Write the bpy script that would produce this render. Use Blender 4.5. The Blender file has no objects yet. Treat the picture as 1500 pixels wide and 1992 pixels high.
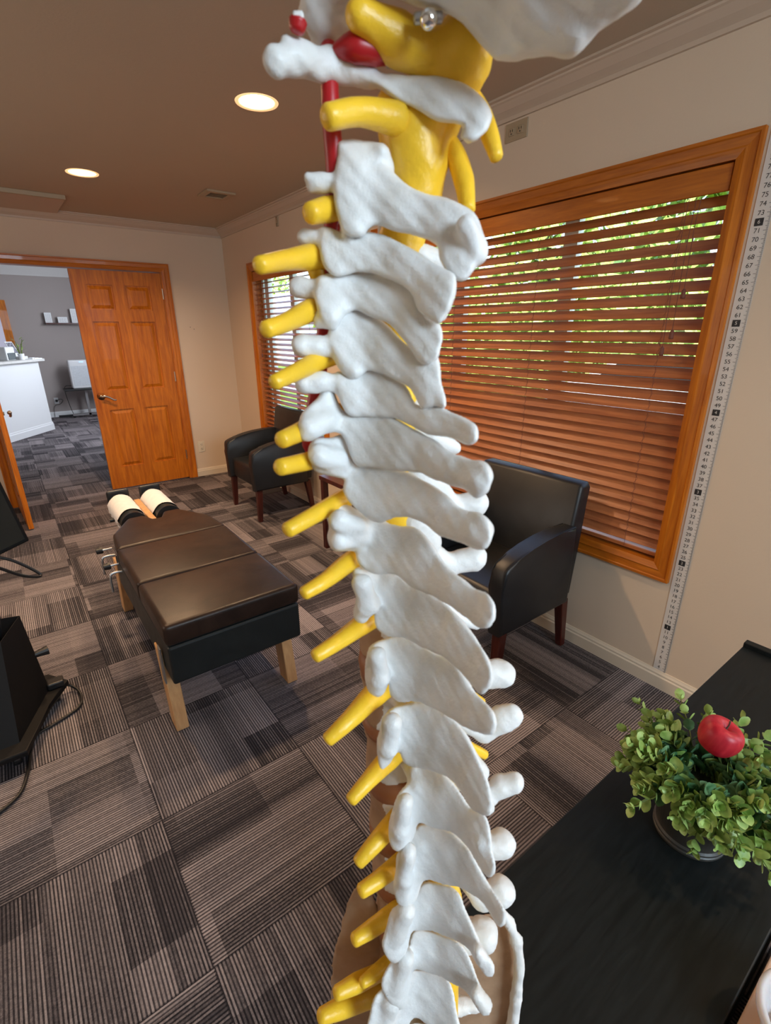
import bpy, bmesh, math, random
import numpy as np
from mathutils import Vector, Matrix
random.seed(7)
SC = bpy.context.scene
COL = SC.collection
PI = math.pi

# ------------------------------------------------------------------ camera
CAM = np.array([-2.0569, -5.4452, 1.5076])
ROT = np.array([[0.7978237278312348, 0.21243918858316901, -0.564222376783832],
                [-0.602871000974194, 0.27353630824593167, -0.7494827844957882],
                [-0.004884208620144872, 0.9381084581354714, 0.3463071834092436]])
FPX = 957.998
cd = bpy.data.cameras.new('camera'); cam = bpy.data.objects.new('camera', cd); COL.objects.link(cam)
cam.matrix_world = Matrix([list(ROT[i]) + [CAM[i]] for i in range(3)] + [[0, 0, 0, 1]])
cd.sensor_fit = 'VERTICAL'; cd.sensor_height = 24.0; cd.lens = 24.0 * FPX / 1992
cd.clip_start = .02; cd.clip_end = 200
cd.dof.use_dof = True; cd.dof.focus_distance = 1.1; cd.dof.aperture_fstop = cd.lens / .62
SC.camera = cam
# ------------------------------------------------------------------ exposure, world, daylight
SC.view_settings.view_transform = 'Standard'; SC.view_settings.look = 'None'
SC.view_settings.gamma = 1; SC.view_settings.use_curve_mapping = False
SC.view_settings.exposure = 0.07
w = bpy.data.worlds.new('sky'); SC.world = w; w.use_nodes = True
nt = w.node_tree; nt.nodes.clear()
sky = nt.nodes.new('ShaderNodeTexSky'); sky.sky_type = 'NISHITA'; sky.sun_disc = False
sky.sun_elevation = math.radians(48); sky.sun_rotation = math.radians(200); sky.dust_density = 2.0
bg = nt.nodes.new('ShaderNodeBackground'); bg.inputs['Strength'].default_value = .75
wo = nt.nodes.new('ShaderNodeOutputWorld')
nt.links.new(sky.outputs[0], bg.inputs[0]); nt.links.new(bg.outputs[0], wo.inputs[0])

def area(name, loc, target, sx, sy, power, color, shape='RECTANGLE', spread=PI):
    l = bpy.data.lights.new(name, 'AREA'); l.shape = shape; l.size = sx; l.size_y = sy
    l.energy = power; l.color = color; l.spread = spread
    o = bpy.data.objects.new(name, l); COL.objects.link(o); o.location = loc
    o.rotation_euler = (Vector(target) - Vector(loc)).to_track_quat('-Z', 'Y').to_euler()
    return o
# unseen area lamps added for assumed daylight behind the camera and in the front room
area('assumed_daylight_side', (-.06, -6.5, 1.5), (-2.0, -5.3, 1.1), 1.1, 1.1, 16, (.70, .86, 1))  # added lamp; the assumed side window is not built
area('assumed_daylight_rear', (-1.75, -7.4, 1.95), (-1.95, -5.3, 1.2), 1.0, .8, 57, (.68, .86, 1))  # added lamp before a solid back wall; its window is only assumed
area('assumed_daylight_front_room', (.10, 3.2, 1.6), (-1.6, 3.6, .9), 1.8, 1.5, 120, (.84, .90, 1))  # added lamp by the solid right wall of the front room
area('warm_area_left', (-3.8, -3.0, 1.5), (-1.0, -3.0, .6), 1.6, 1.2, 20, (1, .84, .70))  # added, unseen warm area lamp beside the left wall, which has no window opening

sl = bpy.data.lights.new('sunlight', 'SUN'); sl.energy = 9; sl.angle = .01; sl.color = (1, .95, .85)
so = bpy.data.objects.new('sunlight', sl); COL.objects.link(so); so.rotation_euler = Vector((.75, .25, -.72)).to_track_quat('-Z', 'Y').to_euler()

def can_light(x, y, z, power, color=(1, .66, .38), size=.10, spread=2.6):
    area('downlight_lamp', (x, y, z), (x, y, 0), size, size, power, color, 'DISK', spread)

# ------------------------------------------------------------------ node helper
class NB:
    def __init__(s, name, rough=.5, spec=.5, metal=0.0):
        s.mat = bpy.data.materials.new(name); s.mat.use_nodes = True
        s.t = s.mat.node_tree; s.b = s.t.nodes['Principled BSDF']
        s.set('Roughness', rough); s.set('Specular IOR Level', spec); s.set('Metallic', metal)
        s._tc = None
    def set(s, k, v):
        if isinstance(v, bpy.types.NodeSocket): s.t.links.new(v, s.b.inputs[k])
        else: s.b.inputs[k].default_value = (*v, 1) if isinstance(v, tuple) and s.b.inputs[k].type == 'RGBA' else v
    def n(s, typ, **kw):
        nd = s.t.nodes.new(typ)
        for k, v in kw.items(): setattr(nd, k, v)
        return nd
    def coord(s, kind='Object', scale=(1, 1, 1), rot=(0, 0, 0)):
        tc = s.n('ShaderNodeTexCoord'); mp = s.n('ShaderNodeMapping')
        mp.inputs['Scale'].default_value = scale; mp.inputs['Rotation'].default_value = rot
        s.t.links.new(tc.outputs[kind], mp.inputs[0]); return mp.outputs[0]
    def noise(s, vec, scale, detail=3, rough=.5, dist=0):
        nd = s.n('ShaderNodeTexNoise'); nd.inputs['Scale'].default_value = scale
        nd.inputs['Detail'].default_value = detail; nd.inputs['Roughness'].default_value = rough
        nd.inputs['Distortion'].default_value = dist
        s.t.links.new(vec, nd.inputs['Vector']); return nd.outputs[0]
    def m(s, op, a, b=0, c=0, clamp=False):
        nd = s.n('ShaderNodeMath', operation=op); nd.use_clamp = clamp
        for i, v in enumerate((a, b, c)):
            if isinstance(v, (int, float)): nd.inputs[i].default_value = v
            else: s.t.links.new(v, nd.inputs[i])
        return nd.outputs[0]
    def ramp(s, fac, stops):
        nd = s.n('ShaderNodeValToRGB'); cr = nd.color_ramp
        while len(cr.elements) < len(stops): cr.elements.new(.5)
        for e, (p, c) in zip(cr.elements, stops): e.position = p; e.color = (*c, 1)
        s.t.links.new(fac, nd.inputs[0]); return nd.outputs[0]
    def mix(s, fac, a, b, mode='MIX'):
        nd = s.n('ShaderNodeMix', data_type='RGBA', blend_type=mode)
        for i, v in ((0, fac), (6, a), (7, b)):
            if isinstance(v, (int, float)): nd.inputs[i].default_value = v
            elif isinstance(v, tuple): nd.inputs[i].default_value = (*v, 1)
            else: s.t.links.new(v, nd.inputs[i])
        return nd.outputs[2]
    def bump(s, h, strength=.3, dist=.01):
        nd = s.n('ShaderNodeBump'); nd.inputs['Strength'].default_value = strength
        nd.inputs['Distance'].default_value = dist
        s.t.links.new(h, nd.inputs['Height']); s.t.links.new(nd.outputs[0], s.b.inputs['Normal'])

def plain(name, color, rough=.5, spec=.5, metal=0.0, var=.0, vscale=20, bump=0, bscale=200):
    k = NB(name, rough, spec, metal)
    if var:
        v = k.coord(); f = k.noise(v, vscale, 4)
        a = tuple(c * (1 - var) for c in color); b = tuple(min(1, c * (1 + var)) for c in color)
        k.set('Base Color', k.ramp(f, [(.3, a), (.7, b)]))
    else: k.set('Base Color', color)
    if bump:
        k.bump(k.noise(k.coord(), bscale, 4), bump, .002)
    return k.mat

def wood(name, dark, light, axis='Z', rough=.35, scale=1.0, spec=.5, coat=0):
    k = NB(name, rough, spec)
    sc = {'X': (1.2, 16, 16), 'Y': (16, 1.2, 16), 'Z': (16, 16, 1.2)}[axis]
    v = k.coord('Object', tuple(c * scale for c in sc))
    f = k.noise(v, 2.2, 6, .6, .6); g = k.noise(v, 9, 3, .6)
    h = k.m('ADD', k.m('MULTIPLY', f, .75), k.m('MULTIPLY', g, .25))
    k.set('Base Color', k.ramp(h, [(.34, dark), (.66, light)]))
    k.bump(g, .06, .002)
    if coat: k.set('Coat Weight', coat)
    return k.mat

# ------------------------------------------------------------------ materials
M = {}
def wallmat(name, col):
    k = NB(name, .75, .3); v = k.coord()
    f = k.noise(v, 1.3, 3)
    k.set('Base Color', k.ramp(f, [(.3, tuple(c * .97 for c in col)), (.7, col)]))
    k.bump(k.noise(v, 90, 5, .7), .22, .003)
    return k.mat
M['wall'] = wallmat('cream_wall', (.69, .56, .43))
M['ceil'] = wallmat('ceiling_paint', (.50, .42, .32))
M['ceil2'] = wallmat('front_room_ceiling', (.7, .69, .68))
M['grey'] = wallmat('grey_wall', (.40, .355, .34))
M['crown'] = plain('crown_paint', (.56, .45, .35), .5)
M['basew'] = plain('baseboard_paint', (.70, .61, .49), .4)
M['white'] = plain('white_paint', (.78, .80, .82), .45)
M['oak'] = wood('orange_stained_wood', (.36, .085, .004), (.66, .205, .010), 'Z', .42, 1.0, .35, .08)
M['oakh'] = wood('orange_stained_wood_along_y', (.32, .08, .005), (.56, .165, .012), 'Y', .34, 1.0, .4, .15)
M['oakx'] = wood('orange_stained_wood_along_x', (.36, .085, .004), (.62, .19, .010), 'X', .36, 1.0, .4, .15)
M['slat'] = wood('blind_slat_wood', (.26, .070, .020), (.50, .175, .058), 'Y', .38, .8)
M['beech'] = wood('pale_beech', (.50, .26, .11), (.68, .40, .19), 'Z', .45)
M['mahog'] = wood('dark_mahogany', (.030, .006, .004), (.09, .016, .010), 'Z', .3)
M['nickel'] = plain('brushed_nickel', (.62, .56, .48), .28, .5, 1)
M['chrome'] = plain('chrome', (.85, .86, .9), .12, .5, 1)
M['steel'] = plain('dull_steel', (.45, .45, .46), .4, .5, .9)
M['black'] = plain('black_plastic', (.014, .014, .015), .42)
M['blackm'] = plain('black_metal', (.01, .01, .011), .35)
M['cord'] = plain('brown_cord', (.16, .05, .03), .7)
M['paper'] = plain('white_paper', (.80, .79, .80), .8, .2, 0, .03, 30)
M['cap'] = plain('leather_seam', (.012, .010, .009), .45)
M['ivory'] = plain('ivory_plate', (.40, .31, .20), .45)
M['almond'] = plain('almond_plate', (.72, .64, .50), .45)
M['ruler'] = plain('ruler_strip_white', (.66, .62, .58), .5)
M['ink'] = plain('ruler_ink', (.02, .02, .022), .6)
M['yellow'] = plain('yellow_rubber', (.93, .56, .030), .36, .5, 0, .06, 60, .15, 500)
M['red'] = plain('red_rubber', (.42, .008, .012), .35, .5, 0, .08, 60)
M['disc'] = plain('disc_tan', (.34, .13, .05), .5)
M['soil'] = plain('dark_moss', (.015, .017, .010), .9, .3, 0, .4, 60)
M['wire'] = plain('black_cable', (.012, .012, .013), .4)
M['stem'] = plain('plant_stem', (.12, .16, .04), .6)
def leathermat(name, a, b, rough=.36):
    k = NB(name, rough, .5); v = k.coord()
    f = k.noise(v, 5, 6, .65, 1.2)
    k.set('Base Color', k.ramp(f, [(.35, a), (.62, b)]))
    g = k.noise(v, 7, 6, .7, 1.5)
    k.set('Roughness', k.m('ADD', k.m('MULTIPLY', g, .22), rough - .1))
    k.bump(k.noise(v, 260, 4), .12, .002); return k.mat
M['leather'] = leathermat('black_leather', (.008, .0085, .010), (.011, .012, .014), .40)
M['tleather'] = leathermat('worn_brown_black_leather', (.015, .008, .006), (.032, .017, .012), .36)
M['tleather'].node_tree.nodes['Principled BSDF'].inputs['Specular IOR Level'].default_value = .32
M['vinyl'] = leathermat('black_vinyl', (.005, .008, .009), (.008, .012, .013), .45)
M['cartb'] = plain('cart_black', (.005, .005, .006), .6, .25)
def bone():
    k = NB('bone_plastic', .42, .5); v = k.coord()
    f = k.noise(v, 38, 5, .6, .6)
    k.set('Base Color', k.ramp(f, [(.28, (.70, .69, .67)), (.55, (.80, .80, .80))]))
    k.set('Subsurface Weight', .05); k.set('Subsurface Radius', (.006, .004, .003)); k.set('Subsurface Scale', .5)
    h = k.m('ADD', k.noise(v, 130, 6, .7), k.m('MULTIPLY', k.noise(v, 40, 4, .6, .8), .9))
    k.bump(h, .30, .0025); return k.mat
M['bone'] = bone()
def tan_bone():  # brown-tan tone for the deep vertebra faces and the pelvis wings
    k = NB('brown_tan_bone', .5, .4); v = k.coord(); f = k.noise(v, 40, 5, .6)
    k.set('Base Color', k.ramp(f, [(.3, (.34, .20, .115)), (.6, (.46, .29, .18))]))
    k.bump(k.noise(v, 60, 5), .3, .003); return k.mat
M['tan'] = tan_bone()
def carpet(name):
    k = NB(name, .95, .15)
    tc = k.n('ShaderNodeTexCoord'); sp = k.n('ShaderNodeSeparateXYZ'); k.t.links.new(tc.outputs['Object'], sp.inputs[0])
    X = k.m('DIVIDE', k.m('ADD', sp.outputs[0], 1.945), .5); Y = k.m('DIVIDE', k.m('ADD', sp.outputs[1], 4.067), .5)
    ix = k.m('FLOOR', X); iy = k.m('FLOOR', Y); fx = k.m('SUBTRACT', X, ix); fy = k.m('SUBTRACT', Y, iy)
    par = k.m('FLOORED_MODULO', k.m('ADD', ix, iy), 2)      # 0: ribs run along y
    np_ = k.m('SUBTRACT', 1, par)
    a = k.m('ADD', k.m('MULTIPLY', fx, np_), k.m('MULTIPLY', fy, par))   # across the ribs
    b = k.m('ADD', k.m('MULTIPLY', fy, np_), k.m('MULTIPLY', fx, par))   # along the ribs
    def cmb(x, y, z):
        c = k.n('ShaderNodeCombineXYZ')
        for i, v in enumerate((x, y, z)):
            if isinstance(v, (int, float)): c.inputs[i].default_value = v
            else: k.t.links.new(v, c.inputs[i])
        return c.outputs[0]
    def wn(v):
        q = k.n('ShaderNodeTexWhiteNoise'); k.t.links.new(v, q.inputs[0]); return q.outputs[0]
    tid = k.m('ADD', k.m('MULTIPLY', ix, 7.31), k.m('MULTIPLY', iy, 3.17))
    r0 = wn(cmb(tid, 1.5, 0))
    # tone blocks
    aw = k.m('ADD', a, k.m('MULTIPLY', k.m('SUBTRACT', r0, .5), .2))
    blk = wn(cmb(k.m('FLOOR', k.m('MULTIPLY', aw, 3.0)), k.m('FLOOR', k.m('ADD', k.m('MULTIPLY', b, 1.9), r0)), tid))
    blk2 = wn(cmb(k.m('FLOOR', k.m('MULTIPLY', a, 6.0)), k.m('ADD', tid, 9), 3))
    # ribs
    rn = k.m('MULTIPLY', a, 54)
    line = wn(cmb(k.m('FLOOR', rn), tid, 5))
    rib = k.m('ABSOLUTE', k.m('SUBTRACT', k.m('FRACT', rn), .5))         # 0 centre, .5 groove
    groove = k.m('GREATER_THAN', rib, .27)
    wob = k.noise(cmb(k.m('MULTIPLY', a, 60), k.m('MULTIPLY', b, 60), tid), 1.0, 3, .7)
    fuzz = k.noise(tc.outputs['Object'], 320, 3, .7)
    tone = k.m('ADD', k.m('MULTIPLY', blk, .40), k.m('MULTIPLY', blk2, .18))
    tone = k.m('ADD', tone, k.m('MULTIPLY', line, .22))
    tone = k.m('ADD', tone, k.m('MULTIPLY', wob, .42))
    tone = k.m('SUBTRACT', tone, k.m('MULTIPLY', groove, k.m('ADD', .26, k.m('MULTIPLY', line, .25))))
    tone = k.m('ADD', tone, k.m('MULTIPLY', k.m('SUBTRACT', fuzz, .5), .34))
    edge = k.m('LESS_THAN', k.m('MINIMUM', k.m('MINIMUM', fx, k.m('SUBTRACT', 1, fx)), k.m('MINIMUM', fy, k.m('SUBTRACT', 1, fy))), .006)
    tone = k.m('SUBTRACT', tone, k.m('MULTIPLY', edge, .2), 0, True)
    k.set('Base Color', k.ramp(tone, [(.08, (.017, .016, .020)), (.42, (.085, .076, .084)), (.85, (.38, .335, .345))]))
    k.bump(k.m('ADD', k.m('MULTIPLY', rib, -1.0), fuzz), .5, .003)
    return k.mat
M['carpet'] = carpet('patterned_carpet_tiles')
def desktop():
    k = NB('black_wood_grain', .36, .28); v = k.coord('Object', (3, 26, 20))
    g = k.noise(v, 4, 6, .65, .4)
    k.set('Base Color', k.ramp(g, [(.35, (.003, .0045, .0048)), (.7, (.007, .010, .0105))]))
    k.set('Roughness', k.m('ADD', k.m('MULTIPLY', g, .2), .40)); k.bump(g, .14, .0015); return k.mat
M['desk'] = desktop()
def glassmat():
    k = NB('window_glass'); t = k.t; t.nodes.remove(k.b)
    tr = k.n('ShaderNodeBsdfTransparent'); gl = k.n('ShaderNodeBsdfGlossy'); gl.inputs['Roughness'].default_value = .02
    fr = k.n('ShaderNodeLayerWeight'); fr.inputs['Blend'].default_value = .5
    fc = k.m('ADD', k.m('MULTIPLY', k.m('POWER', fr.outputs['Facing'], 5), .7), .03)
    mx = k.n('ShaderNodeMixShader'); out = [n for n in t.nodes if n.type == 'OUTPUT_MATERIAL'][0]
    t.links.new(fc, mx.inputs[0]); t.links.new(tr.outputs[0], mx.inputs[1]); t.links.new(gl.outputs[0], mx.inputs[2])
    t.links.new(mx.outputs[0], out.inputs[0]); return k.mat
M['glass'] = glassmat()
def emit(name, col, s):
    k = NB(name); k.set('Base Color', (0, 0, 0)); k.set('Emission Color', col); k.set('Emission Strength', s); return k.mat
M['bulb'] = emit('lit_bulb', (1, .80, .58), 14)
M['reflector'] = plain('can_reflector', (.95, .72, .42), .3)
M['reflector'].node_tree.nodes['Principled BSDF'].inputs['Emission Color'].default_value = (1, .6, .28, 1)
M['reflector'].node_tree.nodes['Principled BSDF'].inputs['Emission Strength'].default_value = .9
def leafmat(name, a, b):
    k = NB(name, .42, .45); v = k.coord(); f = k.noise(v, 45, 3)
    k.set('Base Color', k.ramp(f, [(.35, a), (.65, b)])); k.set('Subsurface Weight', .0); return k.mat
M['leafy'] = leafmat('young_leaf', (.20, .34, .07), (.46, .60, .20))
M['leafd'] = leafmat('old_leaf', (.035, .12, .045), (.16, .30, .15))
M['tree'] = leafmat('tree_leaves', (.28, .46, .07), (.56, .70, .20))
M['bark'] = plain('bark', (.09, .06, .04), .9)
M['lawn'] = plain('lawn', (.14, .28, .04), .9, .2, 0, .4, 3)
M['road'] = plain('pale_road', (.5, .52, .58), .8)
def applemat():
    k = NB('apple_skin', .40, .4); v = k.coord('Object', (30, 30, 3)); f = k.noise(v, 3, 4)
    k.set('Base Color', k.ramp(f, [(.35, (.38, .006, .022)), (.7, (.56, .03, .045))])); return k.mat
M['apple'] = applemat()
def frosted():
    k = NB('frosted_plastic', .3, .5); k.set('Base Color', (.80, .77, .80)); k.set('Transmission Weight', .35); k.set('Subsurface Weight', .2)
    k.set('IOR', 1.3); return k.mat
M['frost'] = frosted()
M['skin'] = plain('pink_beige_laminate', (.60, .41, .31), .5, .4, 0, .10, 14)

# ------------------------------------------------------------------ mesh helpers
def mat_list(m): return m if isinstance(m, (list, tuple)) else [m]
def link(name, me, mats, parent=None, loc=None, rotz=None, smooth=False):
    o = bpy.data.objects.new(name, me); COL.objects.link(o)
    for m in mat_list(mats): me.materials.append(m)
    if parent: o.parent = parent
    if loc: o.location = loc
    if rotz is not None: o.rotation_euler = (0, 0, rotz)
    if smooth:
        for p in me.polygons: p.use_smooth = True
    return o
def obj(name, bm, mats, parent=None, smooth=False, **kw):
    bmesh.ops.recalc_face_normals(bm, faces=bm.faces)
    me = bpy.data.meshes.new(name); bm.to_mesh(me); bm.free()
    if smooth is False and name in ('backrest', 'arm', 'headrest_cushion'):
        for p in me.polygons: p.use_smooth = True
        me.set_sharp_from_angle(angle=math.radians(42))
    return link(name, me, mats, parent, smooth=smooth, **kw)
def tag(o, label=None, cat=None, group=None, kind=None):
    if label: o['label'] = label
    if cat: o['category'] = cat
    if group: o['group'] = group
    if kind: o['kind'] = kind
    return o
def empty(name, loc=(0, 0, 0), rotz=0):
    o = bpy.data.objects.new(name, None); COL.objects.link(o); o.location = loc; o.rotation_euler = (0, 0, rotz)
    o.empty_display_size = .05; return o
def box(bm, x0, x1, y0, y1, z0, z1, bev=0, seg=2, mi=0, mat=None):
    r = bmesh.ops.create_cube(bm, size=1)
    vs = r['verts']
    for v in vs:
        v.co = Vector(((x0 + x1) / 2 + v.co.x * (x1 - x0), (y0 + y1) / 2 + v.co.y * (y1 - y0), (z0 + z1) / 2 + v.co.z * (z1 - z0)))
    if mat is not None: bmesh.ops.transform(bm, matrix=mat, verts=vs)
    fs = set(f for v in vs for f in v.link_faces)
    for f in fs: f.material_index = mi
    if bev:
        es = list(set(e for v in vs for e in v.link_edges))
        bmesh.ops.bevel(bm, geom=es, offset=bev, segments=seg, affect='EDGES', profile=.5)
    return bm
def bx(*a, **k): return box(bmesh.new(), *a, **k)
def prism(bm, pts, a0, a1, axis='y', bev=0, seg=2):
    """extrude a closed 2D outline (pts) along axis from a0 to a1"""
    def P(u, v, t): return {'y': (u, t, v), 'x': (t, u, v), 'z': (u, v, t)}[axis]
    A = [bm.verts.new(P(u, v, a0)) for u, v in pts]; B = [bm.verts.new(P(u, v, a1)) for u, v in pts]
    bm.faces.new(A); bm.faces.new(list(reversed(B))); n = len(pts)
    for i in range(n): bm.faces.new((A[i], B[i], B[(i + 1) % n], A[(i + 1) % n]))
    if bev:
        es = [e for e in bm.edges if all(v in A for v in e.verts) or all(v in B for v in e.verts)]
        bmesh.ops.bevel(bm, geom=es, offset=bev, segments=seg, affect='EDGES', profile=.5)
    return bm
def lathe(bm, prof, seg=32, cx=0, cy=0, cz=0):
    rings = []
    for r, z in prof:
        rings.append([bm.verts.new((cx + r * math.cos(2 * PI * i / seg), cy + r * math.sin(2 * PI * i / seg), cz + z)) for i in range(seg)])
    for a, b in zip(rings, rings[1:]):
        for i in range(seg): bm.faces.new((a[i], a[(i + 1) % seg], b[(i + 1) % seg], b[i]))
    if prof[0][0] > 1e-6: bm.faces.new(rings[0])
    if prof[-1][0] > 1e-6: bm.faces.new(list(reversed(rings[-1])))
    bmesh.ops.remove_doubles(bm, verts=bm.verts, dist=1e-6)
    return bm
def catmull(pts, n=6):
    P = [Vector(p) for p in pts]; out = []
    Q = [P[0] * 2 - P[1]] + P + [P[-1] * 2 - P[-2]]
    for i in range(1, len(Q) - 2):
        for k in range(n):
            t = k / n; a, b, c, d = Q[i - 1], Q[i], Q[i + 1], Q[i + 2]
            out.append(.5 * ((2 * b) + (c - a) * t + (2 * a - 5 * b + 4 * c - d) * t * t + (3 * b - a - 3 * c + d) * t ** 3))
    out.append(P[-1]); return out
def tube(bm, pts, rad, seg=10, smooth=6, mi=0):
    """rad: number or list matching pts"""
    if isinstance(rad, (int, float)): rad = [rad] * len(pts)
    Q = [(*p, 0) if False else tuple(p) for p in pts]
    if len(pts) > 2 and smooth:
        path = catmull(Q, smooth); rr = []
        for i in range(len(pts) - 1):
            for k in range(smooth): rr.append(rad[i] + (rad[i + 1] - rad[i]) * k / smooth)
        rr.append(rad[-1])
    else: path = [Vector(p) for p in Q]; rr = rad
    up = None; rings = []
    for i, p in enumerate(path):
        d = (path[min(i + 1, len(path) - 1)] - path[max(i - 1, 0)]).normalized()
        if up is None: up = d.orthogonal().normalized()
        else: up = (up - d * up.dot(d)); up = up.normalized() if up.length > 1e-6 else d.orthogonal().normalized()
        s = d.cross(up)
        rings.append([bm.verts.new(p + (up * math.cos(2 * PI * k / seg) + s * math.sin(2 * PI * k / seg)) * rr[i]) for k in range(seg)])
    for a, b in zip(rings, rings[1:]):
        for i in range(seg): bm.faces.new((a[i], a[(i + 1) % seg], b[(i + 1) % seg], b[i])).material_index = mi
    bm.faces.new(list(reversed(rings[0]))); bm.faces.new(rings[-1]); return bm
def struct(name, bm, mats, parent=None, **kw):
    o = obj(name, bm, mats, parent, **kw)
    if not parent: o['kind'] = 'structure'
    return o

# ------------------------------------------------------------------ room shell
H = 2.45
XL, YB = -3.95, -7.5        # left wall, back wall
struct('floor', bx(XL, .14, YB, 6.0, -.05, 0), M['carpet'])
W1 = (-4.693, -2.6, .506, 2.094); W2 = (-1.95, -.602, .506, 2.094)   # casing outer edges: y0,y1,z0,z1
cz = .072                                                             # casing width
def wall_with_holes(bm, y0, y1, z0, z1, holes, x0, x1):
    ys = [y0]; holes = sorted(holes)
    for h in holes:
        box(bm, x0, x1, ys[-1], h[0], z0, z1); ys.append(h[1])
        box(bm, x0, x1, h[0], h[1], z0, h[2]); box(bm, x0, x1, h[0], h[1], h[3], z1)
    box(bm, x0, x1, ys[-1], y1, z0, z1); return bm
ho = [(w[0] + cz - .012, w[1] - cz + .012, w[2] + cz - .012, w[3] - cz + .012) for w in (W1, W2)]
struct('wall_right', wall_with_holes(bmesh.new(), YB, .12, 0, H, ho, 0, .14), M['wall'])
bm = bmesh.new()
DX1, DX0, DH = -.6275, -2.165, 2.04     # door opening
box(bm, DX1, 0, 0, .12, 0, H); box(bm, XL, DX0, 0, .12, 0, H); box(bm, DX0, DX1, 0, .12, DH, H)
struct('wall_far', bm, M['wall'])
struct('wall_left', bx(XL - .12, XL, YB, .12, 0, H), M['wall'])
struct('wall_back', bx(XL, .14, YB - .12, YB, 0, H), M['wall'])
# ceiling with round holes for the recessed cans
CANS = [(-.905, -2.99), (-1.375, -1.37), (-1.99, -2.96), (-2.9, -5.9), (-.62, -6.3)]
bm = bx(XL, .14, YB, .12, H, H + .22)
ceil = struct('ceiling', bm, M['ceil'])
cut = bmesh.new()
for x, y in CANS: lathe(cut, [(0, -.1), (.078, -.1), (.078, .11), (0, .11)], 40, x, y, H)
cme = bpy.data.meshes.new('cut'); cut.to_mesh(cme); cut.free(); co = bpy.data.objects.new('cutter', cme); COL.objects.link(co)
md = ceil.modifiers.new('holes', 'BOOLEAN'); md.object = co; md.operation = 'DIFFERENCE'; md.solver = 'EXACT'
dg = bpy.context.evaluated_depsgraph_get(); nm = bpy.data.meshes.new_from_object(ceil.evaluated_get(dg))
ceil.modifiers.clear(); ceil.data = nm; bpy.data.objects.remove(co)
def crown(name, pts_along, axis, sign, mat, z=H, wpos=0):
    """crown moulding profile: (distance from wall, z)"""
    pr = [(0, z - .072), (.012, z - .072), (.014, z - .058), (.022, z - .052), (.040, z - .040), (.060, z - .020), (.068, z - .016), (.070, z - .010), (.085, z - .008), (.085, z), (0, z)]
    a0, a1 = pts_along
    bm = bmesh.new(); prism(bm, [(wpos + sign * p, q) for p, q in pr], a0, a1, axis)
    return struct(name, bm, mat)
crown('trim_1', (YB, 0), 'y', -1, M['crown'])
crown('trim_2', (XL, -.0), 'x', -1, M['crown'])
def baseboard(name, a0, a1, axis, sign, mat, wpos=0, h=.085):
    pr = [(0, 0), (.014, 0), (.014, h - .028), (.010, h - .022), (.010, h - .014), (.006, h - .006), (.004, h), (0, h)]
    bm = bmesh.new(); prism(bm, [(wpos + sign * p, q) for p, q in pr], a0, a1, axis); return struct(name, bm, mat)
baseboard('baseboard_right', YB, 0, 'y', -1, M['basew'])
baseboard('baseboard_far', DX1 + .07, 0, 'x', -1, M['basew'])
baseboard('baseboard_far_left', XL, DX0 - .07, 'x', -1, M['basew'])

# casing profile helper: moulded board around an opening
def casing_piece(bm, p0, p1, inward, normal, width=.072, th=.02):
    """mitred board from p0 to p1 (outer corners), inward = direction to the opening, normal = into room"""
    p0, p1, inw, nr = Vector(p0), Vector(p1), Vector(inward), Vector(normal)
    d = (p1 - p0).normalized()
    prof = [(0, 0), (0, th), (.010, th), (.014, th * .78), (.040, th * .70), (.046, th * .82), (.056, th * .66), (width, th * .45), (width, 0)]
    m0 = getattr(casing_piece, 'm0', 1); m1 = getattr(casing_piece, 'm1', 1)
    A = [bm.verts.new(p0 + inw * a + nr * b + d * a * m0) for a, b in prof]
    B = [bm.verts.new(p1 + inw * a + nr * b - d * a * m1) for a, b in prof]
    n = len(prof)
    for i in range(n): bm.faces.new((A[i], A[(i + 1) % n], B[(i + 1) % n], B[i]))
    bm.faces.new(A); bm.faces.new(list(reversed(B)))

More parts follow.
